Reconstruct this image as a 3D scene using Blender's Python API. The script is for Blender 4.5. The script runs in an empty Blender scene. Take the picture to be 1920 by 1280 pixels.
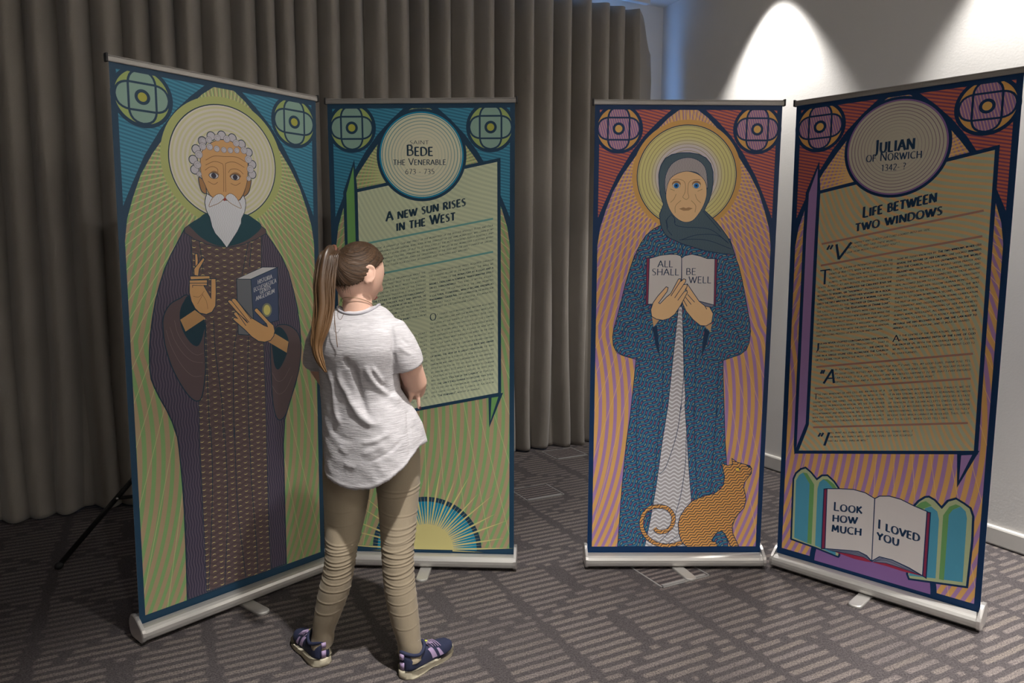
import bpy, bmesh, math, random
import numpy as np
from mathutils import Vector, Matrix
from mathutils.geometry import tessellate_polygon
random.seed(7); np.random.seed(7)
PI = math.pi
S = bpy.context.scene
COL = S.collection
R27 = math.radians(27.2)
# the room's own axes: U along the curtain wall, V out from it, corner at O (far right)
UX, VX = Vector((math.cos(R27), math.sin(R27), 0)), Vector((math.sin(R27), -math.cos(R27), 0))
O = Vector((1.172, 5.79, 0))
ROOM_H = 3.35
def rp(u, v, z=0.0): return O + UX * u + VX * v + Vector((0, 0, z))

# ---------------------------------------------------------------- camera
cam = bpy.data.objects.new('camera', bpy.data.cameras.new('camera')); COL.objects.link(cam)
cam.data.sensor_width = 36.0; cam.data.lens = 36.0 * 1328.64 / 1920.0
cam.data.clip_start = 0.02
PITCH, ROLL = math.radians(6.7278), math.radians(0.1663)
fw = Vector((0, math.cos(PITCH), -math.sin(PITCH))); up0 = Vector((0, math.sin(PITCH), math.cos(PITCH))); ri0 = Vector((1, 0, 0))
ri = ri0 * math.cos(ROLL) + up0 * math.sin(ROLL); up = up0 * math.cos(ROLL) - ri0 * math.sin(ROLL)
cam.matrix_world = Matrix(((ri.x, up.x, -fw.x, 0), (ri.y, up.y, -fw.y, 0), (ri.z, up.z, -fw.z, 1.4139), (0, 0, 0, 1)))
S.camera = cam

# ---------------------------------------------------------------- exposure, daylight, downlights, added fill lamps
S.view_settings.view_transform = 'Standard'; S.view_settings.look = 'None'
S.view_settings.exposure = 1.06; S.view_settings.gamma = 1.0; S.view_settings.use_curve_mapping = False
S.cycles.use_denoising = True
S.cycles.max_bounces = 8; S.cycles.diffuse_bounces = 4; S.cycles.sample_clamp_indirect = 4.0
W = bpy.data.worlds.new('daylight'); S.world = W; W.use_nodes = True
W.node_tree.nodes['Background'].inputs[0].default_value = (0.16, 0.42, 1.0, 1)
W.node_tree.nodes['Background'].inputs[1].default_value = 2.4
def spot(name, pos, power, half, blend, size=0.05, color=(1.0, 0.93, 0.85), aim=None):
    l = bpy.data.lights.new(name, 'SPOT'); l.energy = power; l.spot_size = math.radians(half * 2); l.spot_blend = blend
    l.shadow_soft_size = size; l.color = color
    o = bpy.data.objects.new(name, l); COL.objects.link(o); o.location = pos
    if aim is not None: o.rotation_euler = (Vector(aim) - Vector(pos)).to_track_quat('-Z', 'Y').to_euler()
    return o
LZ = ROOM_H - 0.02; RV = 7.6; RU = -7.4; WT = 0.12
# wall washers beside the white wall; the strong rear ones are added fill
WARM = (1.0, 0.965, 0.925)
for vv, pw in ((1.16, 92), (2.73, 88), (4.55, 500), (6.1, 520)):
    spot('wall_downlight_and_fill', rp(-0.225, vv, LZ), pw, 37, 0.5, 0.03, WARM)
for uu in (-1.0, -2.6):
    spot('wall_downlight_and_fill', rp(uu, RV - 0.225, LZ), 200, 35, 0.22, 0.03, WARM)  # added fill: washes the wall behind the camera for soft frontal light
# the ceiling lamp above and behind the girl, and a neighbour over the open floor
spot('ceiling_downlight_and_fill', (0.19, 1.38, LZ), 295, 37, 0.9, 0.045, WARM, (0.22, 1.6, 0.0))
spot('ceiling_downlight_and_fill', (1.0, -0.9, LZ), 60, 25, 1.0, 0.06, WARM, (-0.95, 3.0, 1.45))  # added fill, aimed to brighten the left-hand banners
spot('ceiling_downlight_and_fill', rp(-1.4, 1.0, LZ), 12, 48, 0.7, 0.08, WARM)
# added fill: broad soft lamps behind the camera
spot('ceiling_downlight_and_fill', (2.1, -0.9, LZ), 14, 80, 1.0, 0.15, WARM)
spot('ceiling_downlight_and_fill', (0.9, -1.3, LZ), 16, 80, 1.0, 0.15, WARM)

# ---------------------------------------------------------------- node helper
class N:
    """one shader socket with arithmetic"""
    def __init__(s, t, k): s.t, s.k = t, k
    def op(s, o, *a):
        n = s.t.nodes.new('ShaderNodeMath'); n.operation = o
        for i, q in enumerate((s,) + a):
            if isinstance(q, N): s.t.links.new(q.k, n.inputs[i])
            else: n.inputs[i].default_value = float(q)
        return N(s.t, n.outputs[0])
    def __add__(s, b): return s.op('ADD', b)
    __radd__ = __add__
    def __sub__(s, b): return s.op('SUBTRACT', b)
    def __rsub__(s, b): return (s * -1) + b
    def __mul__(s, b): return s.op('MULTIPLY', b)
    __rmul__ = __mul__
    def __truediv__(s, b): return s.op('DIVIDE', b)
    def sin(s): return s.op('SINE')
    def fr(s): return s.op('FRACT')
    def fl(s): return s.op('FLOOR')
    def ab(s): return s.op('ABSOLUTE')
    def lt(s, b): return s.op('LESS_THAN', b)
    def gt(s, b): return s.op('GREATER_THAN', b)
    def mx(s, b): return s.op('MAXIMUM', b)
    def mn(s, b): return s.op('MINIMUM', b)
    def pw(s, b): return s.op('POWER', b)
    def sm(s, a, b):
        n = s.t.nodes.new('ShaderNodeMapRange'); n.interpolation_type = 'SMOOTHSTEP'; s.t.links.new(s.k, n.inputs[0])
        n.inputs[1].default_value = a; n.inputs[2].default_value = b; return N(s.t, n.outputs[0])
    def hash(s, b=0.0):
        return ((s * 12.9898 + (b * 78.233 if isinstance(b, N) else b)).sin() * 43758.5453).fr()
def L(c): return tuple(((q / 255.0) / 12.92 if q <= 10 else ((q / 255.0 + 0.055) / 1.055) ** 2.4) for q in c)
class B:
    def __init__(s, m, space='Object'):
        s.t = m.node_tree; tc = s.t.nodes.new('ShaderNodeTexCoord'); s.vec = tc.outputs[space]
        sp = s.t.nodes.new('ShaderNodeSeparateXYZ'); s.t.links.new(s.vec, sp.inputs[0])
        s.x, s.y, s.z = (N(s.t, q) for q in sp.outputs)
    def mix(s, f, a, b):
        n = s.t.nodes.new('ShaderNodeMix'); n.data_type = 'RGBA'
        for i, q in ((0, f), (6, a), (7, b)):
            if isinstance(q, N): s.t.links.new(q.k, n.inputs[i])
            elif i: n.inputs[i].default_value = tuple(q) + (1,)
            else: n.inputs[i].default_value = q
        return N(s.t, n.outputs[2])
    def vecc(s, x, y, z):
        n = s.t.nodes.new('ShaderNodeCombineXYZ')
        for i, q in enumerate((x, y, z)):
            if isinstance(q, N): s.t.links.new(q.k, n.inputs[i])
            else: n.inputs[i].default_value = q
        return n.outputs[0]
    def noise(s, scale, detail=2, vec=None, rough=0.5):
        n = s.t.nodes.new('ShaderNodeTexNoise'); s.t.links.new(vec or s.vec, n.inputs['Vector'])
        n.inputs['Scale'].default_value = scale; n.inputs['Detail'].default_value = detail; n.inputs['Roughness'].default_value = rough
        return N(s.t, n.outputs['Fac'])
MATS = {}
def mat(name, col=(0.5, 0.5, 0.5), rough=0.6, metal=0.0, fn=None, bump=None, spec=0.4, bdist=0.01, bstr=0.5, space='Object', sheen=0.0, trans=0.0, emit=None):
    m = bpy.data.materials.new(name); m.use_nodes = True; MATS[name] = m
    p = m.node_tree.nodes['Principled BSDF']
    p.inputs['Base Color'].default_value = tuple(col) + (1,); p.inputs['Roughness'].default_value = rough
    p.inputs['Metallic'].default_value = metal; p.inputs['Specular IOR Level'].default_value = spec
    p.inputs['Sheen Weight'].default_value = sheen; p.inputs['Transmission Weight'].default_value = trans
    if fn or bump:
        b = B(m, space)
        if fn: m.node_tree.links.new(fn(b).k, p.inputs['Base Color'])
        if bump:
            bn = m.node_tree.nodes.new('ShaderNodeBump'); bn.inputs['Strength'].default_value = bstr; bn.inputs['Distance'].default_value = bdist
            m.node_tree.links.new(bump(b).k, bn.inputs['Height']); m.node_tree.links.new(bn.outputs[0], p.inputs['Normal'])
    return m

# ---------------------------------------------------------------- object helpers
def obj(name, V, F, m, parent=None, smooth=True, mi=None, loc=None):
    me = bpy.data.meshes.new(name); me.from_pydata([tuple(map(float, v)) for v in V], [], [tuple(map(int, f)) for f in F])
    for q in (m if isinstance(m, (list, tuple)) else [m]): me.materials.append(q)
    if mi is not None: me.polygons.foreach_set('material_index', np.asarray(mi, dtype=np.int32))
    me.polygons.foreach_set('use_smooth', np.full(len(me.polygons), smooth)); me.update()
    o = bpy.data.objects.new(name, me); COL.objects.link(o)
    if parent: o.parent = parent
    if loc is not None: o.location = loc
    return o
def tag(o, label=None, cat=None, group=None, kind=None):
    for k, q in (('label', label), ('category', cat), ('group', group), ('kind', kind)):
        if q: o[k] = q
    return o
def thing(name, label, cat, loc=(0, 0, 0), group=None, rotz=0.0):
    o = bpy.data.objects.new(name, None); COL.objects.link(o); o.location = loc; o.rotation_euler = (0, 0, rotz); o.empty_display_size = 0.1
    return tag(o, label, cat, group)
class MB:
    def __init__(s): s.V, s.F = [], []
    def add(s, V, F):
        n = len(s.V); s.V += [tuple(map(float, v)) for v in V]; s.F += [tuple(int(i) + n for i in f) for f in F]; return s
    def box(s, c, d, M=None, bev=0.0):
        bm = bmesh.new(); bmesh.ops.create_cube(bm, size=1.0)
        for v in bm.verts: v.co = Vector((v.co.x * d[0], v.co.y * d[1], v.co.z * d[2]))
        if bev: bmesh.ops.bevel(bm, geom=bm.edges[:], offset=bev, segments=2, affect='EDGES', profile=0.6)
        bm.verts.index_update()
        V = [(M @ v.co if M else v.co) + Vector(c) for v in bm.verts]; F = [[v.index for v in f.verts] for f in bm.faces]; bm.free()
        return s.add(V, F)
    def tube(s, P, r, n=16, cap=True, flat=None):
        V, F = loft_tube(P, r, n, cap, flat); return s.add(V, F)
    def prism(s, prof, x0, x1):            # profile in (y, z), swept along x
        n = len(prof); V = [(x0, y, z) for y, z in prof] + [(x1, y, z) for y, z in prof]
        return s.add(V, [(i, (i + 1) % n, n + (i + 1) % n, n + i) for i in range(n)] + [tuple(range(n))[::-1], tuple(range(n, 2 * n))])
    def make(s, name, m, parent=None, smooth=False, loc=None): return obj(name, s.V, s.F, m, parent, smooth, None, loc)
def loft_tube(P, r, n=16, cap=True, flat=None):
    P = [Vector(p) for p in P]; k = len(P)
    if not hasattr(r, '__len__'): r = [r] * k
    T = [(P[min(i + 1, k - 1)] - P[max(i - 1, 0)]).normalized() for i in range(k)]
    a = Vector((0, 0, 1)) if abs(T[0].z) < 0.9 else Vector((1, 0, 0))
    X = (a - T[0] * a.dot(T[0])).normalized(); V, F = [], []
    for i in range(k):
        X = (X - T[i] * X.dot(T[i])).normalized(); Y = T[i].cross(X)
        rx, ry = (r[i] if hasattr(r[i], '__len__') else (r[i], r[i]))
        for j in range(n):
            t = 2 * PI * j / n; V.append(P[i] + X * (rx * math.cos(t)) + Y * (ry * math.sin(t)))
    for i in range(k - 1):
        for j in range(n): F.append((i * n + j, i * n + (j + 1) % n, (i + 1) * n + (j + 1) % n, (i + 1) * n + j))
    if cap: F += [tuple(range(n))[::-1], tuple(range((k - 1) * n, k * n))]
    return V, F
def rings(R, cap=True):                     # list of rings (equal length) -> V, F
    n = len(R[0]); V = [p for r in R for p in r]; F = []
    for i in range(len(R) - 1):
        for j in range(n): F.append((i * n + j, i * n + (j + 1) % n, (i + 1) * n + (j + 1) % n, (i + 1) * n + j))
    if cap: F += [tuple(range(n))[::-1], tuple(range((len(R) - 1) * n, len(R) * n))]
    return V, F
def crom(P, n=8, closed=False):
    P = np.asarray(P, float); k = len(P); out = []
    if k < 3: return P
    rng = range(k if closed else k - 1)
    for i in rng:
        p0 = P[(i - 1) % k] if closed or i > 0 else 2 * P[0] - P[1]
        p1, p2 = P[i], P[(i + 1) % k]
        p3 = P[(i + 2) % k] if closed or i + 2 < k else 2 * P[-1] - P[-2]
        for t in np.arange(n) / n:
            out.append(0.5 * ((2 * p1) + (p2 - p0) * t + (2 * p0 - 5 * p1 + 4 * p2 - p3) * t * t + (3 * p1 - p0 - 3 * p2 + p3) * t ** 3))
    if not closed: out.append(P[-1])
    return np.array(out)
def ip(x, xs, ys): return float(np.interp(x, xs, ys))

# ================================================================= THE ROOM
def carpet(b):
    # room coordinates: p along the rows, q across them
    ca, sa = math.cos(R27), math.sin(R27)
    p = (b.x - O.x) * ca + (b.y - O.y) * sa; q = (b.x - O.x) * sa - (b.y - O.y) * ca
    wob = (b.noise(11.0, 2) - 0.5) * 0.010
    row = (q - 2.458 + wob) / 0.0437 + 0.5
    rid = row.fl(); fr = row.fr()
    jit = (rid.hash(3.3) - 0.5) * 0.022 + (b.noise(40.0, 2) - 0.5) * 0.02
    # columns of dashes, with pointed lozenges of dashes astride every second gap
    d = ((((p + 2.10) / 0.58 + 0.5).fr() - 0.5) * 0.58).ab() + jit
    dv = ((((rid - 0.0) * 0.0437 + 2.458 - 2.285) / 0.50 + 0.5).fr() - 0.5).ab() * 0.50
    m = d / 0.215 + dv / 0.13
    col_ = (d - 0.027).sm(0.0, 0.014) * (0.271 - d).sm(0.0, 0.014) * m.sm(1.08, 1.16)
    loz = 1.0 - m.sm(0.86, 0.94)
    ends = (col_ + loz).mn(1.0)
    thick = (fr - 0.5).ab().sm(0.31, 0.19)
    fade = b.noise(2.2, 2).sm(0.25, 0.6) * 0.5 + 0.5
    fib = b.noise(170.0, 3, None, 0.8).sm(0.34, 0.66)
    fib2 = b.noise(60.0, 2)
    dash = (ends * thick * fade * (fib * 0.95 + 0.12)).mn(1.0)
    dark = b.mix(fib * 0.65 + fib2 * 0.35, (0.027, 0.024, 0.025), (0.115, 0.101, 0.103))
    lite = b.mix((rid + (p / 0.29).fl() * 3.0).hash(), (0.205, 0.176, 0.166), (0.215, 0.183, 0.160))
    return b.mix(dash, dark, lite)
M_carpet = mat('carpet', rough=0.95, fn=carpet, bump=lambda b: b.noise(220.0, 3, None, 0.7), bdist=0.006, bstr=0.6, spec=0.1)
M_wall = mat('white_paint', rough=0.7, spec=0.25, fn=lambda b: b.mix(b.noise(1.3, 3), (0.72, 0.70, 0.67), (0.76, 0.745, 0.72)), bump=lambda b: b.noise(90.0, 3), bdist=0.002, bstr=0.25)
M_ceil = mat('ceiling_paint', rough=0.85, spec=0.2, fn=lambda b: b.mix(b.noise(2.0, 2), (0.70, 0.69, 0.67), (0.74, 0.73, 0.71)))
M_skirt = mat('skirting_gloss', rough=0.4, spec=0.4, fn=lambda b: b.mix(b.noise(6.0, 3), (0.62, 0.60, 0.56), (0.68, 0.66, 0.62)))
M_frame = mat('window_aluminium', col=(0.35, 0.36, 0.38), rough=0.4, metal=0.8)
M_glass = mat('window_glass', rough=0.03)
gt = M_glass.node_tree; gm = gt.nodes.new('ShaderNodeMixShader'); gx = gt.nodes.new('ShaderNodeBsdfTransparent'); gm.inputs[0].default_value = 0.08
gt.links.new(gx.outputs[0], gm.inputs[1]); gt.links.new(gt.nodes['Principled BSDF'].outputs[0], gm.inputs[2]); gt.links.new(gm.outputs[0], gt.nodes['Material Output'].inputs[0])
def rbox(name, u0, u1, v0, v1, z0, z1, m):
    c = []
    for z in (z0, z1):
        for u, v in ((u0, v0), (u1, v0), (u1, v1), (u0, v1)): c.append(rp(u, v, z))
    return obj(name, c, [(0, 3, 2, 1), (4, 5, 6, 7), (0, 1, 5, 4), (1, 2, 6, 5), (2, 3, 7, 6), (3, 0, 4, 7)], m, None, False)
def st(o): o['kind'] = 'structure'; return o
st(rbox('floor', RU - WT, WT, -WT, RV + WT, -0.1, 0.0, M_carpet))
st(rbox('ceiling', RU - WT, WT, -WT, RV + WT, ROOM_H, ROOM_H + 0.1, M_ceil))
st(rbox('wall_right', 0.0, WT, -WT, RV + WT, 0, ROOM_H, M_wall))
st(rbox('wall_left', RU - WT, RU, -WT, RV + WT, 0, ROOM_H, M_wall))
st(rbox('wall_front', RU, 0.0, RV, RV + WT, 0, ROOM_H, M_wall))
# back wall with a long window opening behind the curtain
WU0, WU1, WZ0, WZ1 = -6.6, -0.30, 0.85, 3.27
mb = MB()
def wseg(u0, u1, z0, z1):
    c = [rp(u, v, z) for z in (z0, z1) for u, v in ((u0, -WT), (u1, -WT), (u1, 0), (u0, 0))]
    mb.add(c, [(0, 3, 2, 1), (4, 5, 6, 7), (0, 1, 5, 4), (1, 2, 6, 5), (2, 3, 7, 6), (3, 0, 4, 7)])
wseg(RU, WU0, 0, ROOM_H); wseg(WU1, 0.0, 0, ROOM_H); wseg(WU0, WU1, 0, WZ0); wseg(WU0, WU1, WZ1, ROOM_H)
st(mb.make('wall_back', M_wall))
mb = MB()
for u in np.linspace(WU0 + 0.03, WU1 - 0.03, 6):
    c = [rp(a, v, z) for z in (WZ0, WZ1) for a, v in ((u - .03, -.09), (u + .03, -.09), (u + .03, -.03), (u - .03, -.03))]
    mb.add(c, [(0, 3, 2, 1), (4, 5, 6, 7), (0, 1, 5, 4), (1, 2, 6, 5), (2, 3, 7, 6), (3, 0, 4, 7)])
for z0, z1 in ((WZ0, WZ0 + .05), (WZ1 - .05, WZ1)):
    c = [rp(a, v, z) for z in (z0, z1) for a, v in ((WU0, -.09), (WU1, -.09), (WU1, -.03), (WU0, -.03))]
    mb.add(c, [(0, 3, 2, 1), (4, 5, 6, 7), (0, 1, 5, 4), (1, 2, 6, 5), (2, 3, 7, 6), (3, 0, 4, 7)])
win = st(mb.make('window_1', M_frame))
gp = rbox('window_pane', WU0, WU1, -.064, -.058, WZ0 + .02, WZ1 - .02, M_glass); gp.parent = win
# skirting along the white wall: rounded top lip
def skirt_run(name, P0, P1, n):
    prof = [(0, 0.012), (0.016, 0.012), (0.016, 0.088), (0.013, 0.096), (0.007, 0.100), (0, 0.100)]
    V = [P + n * d + Vector((0, 0, z)) for P in (P0, P1) for d, z in prof]; k = len(prof)
    return st(obj(name, V, [(i, (i + 1) % k, k + (i + 1) % k, k + i) for i in range(k)] + [tuple(range(k))[::-1], tuple(range(k, 2 * k))], M_skirt, None, False))
skirt_run('baseboard_right', rp(0, 0), rp(0, RV), -UX)
skirt_run('baseboard_back', rp(RU, 0), rp(-0.016, 0), VX)

# ================================================================= CURTAINS
M_cur = mat('curtain_cloth', rough=0.9, sheen=0.25, spec=0.15, fn=lambda b: b.mix(b.noise(380.0, 2) * 0.6 + b.noise(3.0, 2) * 0.4, (0.195, 0.175, 0.152), (0.35, 0.318, 0.28)), bump=lambda b: b.noise(420.0, 2), bdist=0.002, bstr=0.4)
RIDGE = [-4.259, -4.124, -3.965, -3.812, -3.669, -3.542, -3.414, -3.259, -3.108, -2.988, -2.886, -2.76, -2.624, -2.477, -2.323, -2.174, -2.039, -1.889, -1.731, -1.571, -1.422, -1.268, -1.111, -0.964, -0.803, -0.638, -0.502, -0.340]
RIDGE = [-4.259 - 0.142 * k for k in range(21, 0, -1)] + RIDGE
def curtain(name, label, u0, u1, right_end=False):
    idx = np.arange(len(RIDGE)); n = int((u1 - u0) / 0.0085); zs = [0.004, 0.03, 0.08, 0.2, 0.45, 0.8, 1.2, 1.6, 2.0, 2.4, 2.75, 3.0, 3.12, 3.2, 3.26]
    V, F = [], []
    for zi, z in enumerate(zs):
        for i in range(n + 1):
            u = u0 + (u1 - u0) * i / n
            ph = float(np.interp(u, RIDGE, idx)) if u < RIDGE[-1] else idx[-1] + (u - RIDGE[-1]) / 0.13
            k = int(math.floor(ph + 0.5)); low = 1.0 - min(1.0, z / 1.6)
            wob = 0.18 * low * math.sin(k * 2.1 + z * 2.0)
            c = math.cos(2 * PI * (ph + wob))
            f = 2.0 * (0.5 + 0.5 * c) ** 1.9 - 1.0
            amp = (0.070 - 0.014 * low) * (0.82 + 0.3 * math.sin(k * 1.7 + 0.6) * 0.6)
            v = 0.125 + amp * f + 0.012 * low * math.sin(u * 5.3)
            uu = u + 0.022 * math.sin(2 * PI * (ph + wob))       # folds lean over like real pleats
            if right_end and u > -0.36:
                t = (u + 0.36) / (u1 + 0.36); v = 0.185 - 0.07 * t + 0.012 * math.sin(z * 3.1); uu = u - 0.03 * t * max(0, z - 2.9) / 0.3 + 0.012 * math.sin(z * 2.2 + 1) * t
            zz = z
            if z > 3.1: zz = z - (0.012 * (1 + math.cos(2 * PI * ph)))
            if right_end and u > -0.36 and z > 2.9: zz -= 0.20 * ((u + 0.36) / (u1 + 0.36)) ** 1.5 * (z - 2.9) / 0.36
            if z < 0.01: zz = 0.004 + 0.004 * (1 + math.sin(u * 9.0))
            V.append(rp(uu, v, zz))
    for zi in range(len(zs) - 1):
        for i in range(n): a = zi * (n + 1) + i; F.append((a, a + 1, a + n + 2, a + n + 1))
    o = obj(name, V, F, M_cur, None, True)
    md = o.modifiers.new('cloth', 'SOLIDIFY'); md.thickness = 0.003
    return tag(o, label, 'curtain')
curtain('curtain', 'long grey pleated floor-length curtain hanging behind the banners up to the white wall', -7.2, -0.205, True)
mb = MB()
c = [rp(a, v, z) for z in (3.30, 3.35) for a, v in ((-7.3, .105), (-0.24, .105), (-0.24, .145), (-7.3, .145))]
mb.add(c, [(0, 3, 2, 1), (4, 5, 6, 7), (0, 1, 5, 4), (1, 2, 6, 5), (2, 3, 7, 6), (3, 0, 4, 7)])
tag(mb.make('curtain_track', mat('track_white', col=(0.6, 0.6, 0.6), rough=0.4)), 'white curtain track fixed to the ceiling above the curtains', 'curtain track')

# ================================================================= FLOOR BOXES
M_trim = mat('floor_box_trim', rough=0.45, spec=0.4, fn=lambda b: b.mix(b.noise(40.0, 2), (0.20, 0.195, 0.19), (0.27, 0.265, 0.255)))
def floor_box(u0, u1, v0, v1, label):
    t = thing('floor_box', label, 'floor box', rp((u0 + u1) / 2, (v0 + v1) / 2), 'floor boxes set in the carpet', R27)
    w, d = u1 - u0, v1 - v0; b = 0.007
    fr = MB()
    for c, s in (((0, d / 2 - b / 2, .0012), (w, b, .0024)), ((0, -d / 2 + b / 2, .0012), (w, b, .0024)), ((w / 2 - b / 2, 0, .0012), (b, d, .0024)), ((-w / 2 + b / 2, 0, .0012), (b, d, .0024))): fr.box(c, s)
    fr.make('frame', M_trim, t)
    ld = MB(); ld.box((0, 0.006, .0008), (w - .018, d - .034, .0016)); ld.make('lid', M_carpet_lid, t)
    cv = MB(); cv.box((0, -d / 2 + .019, .0012), (w - .03, .017, .0024)); cv.make('cable_flap', M_trim, t)
    return t
M_carpet_lid = mat('lid_carpet', rough=0.95, fn=lambda b: b.mix((((b.y + b.noise(9.0, 2) * 0.01) / 0.0345).fr() - 0.5).ab().sm(0.30, 0.18) * (b.noise(200.0, 2).sm(0.3, 0.7) * 0.6 + 0.2), (0.055, 0.048, 0.05), (0.24, 0.20, 0.185)), spec=0.1)
floor_box(-1.777, -1.505, 2.09, 2.322, 'square floor box under the foot of the headscarf figure banner')
floor_box(-1.773, -1.515, 0.86, 1.09, 'square floor box in the open carpet between the two middle banners')
floor_box(-1.175, -0.915, 0.20, 0.432, 'square floor box close to the hem of the right curtain')
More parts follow.
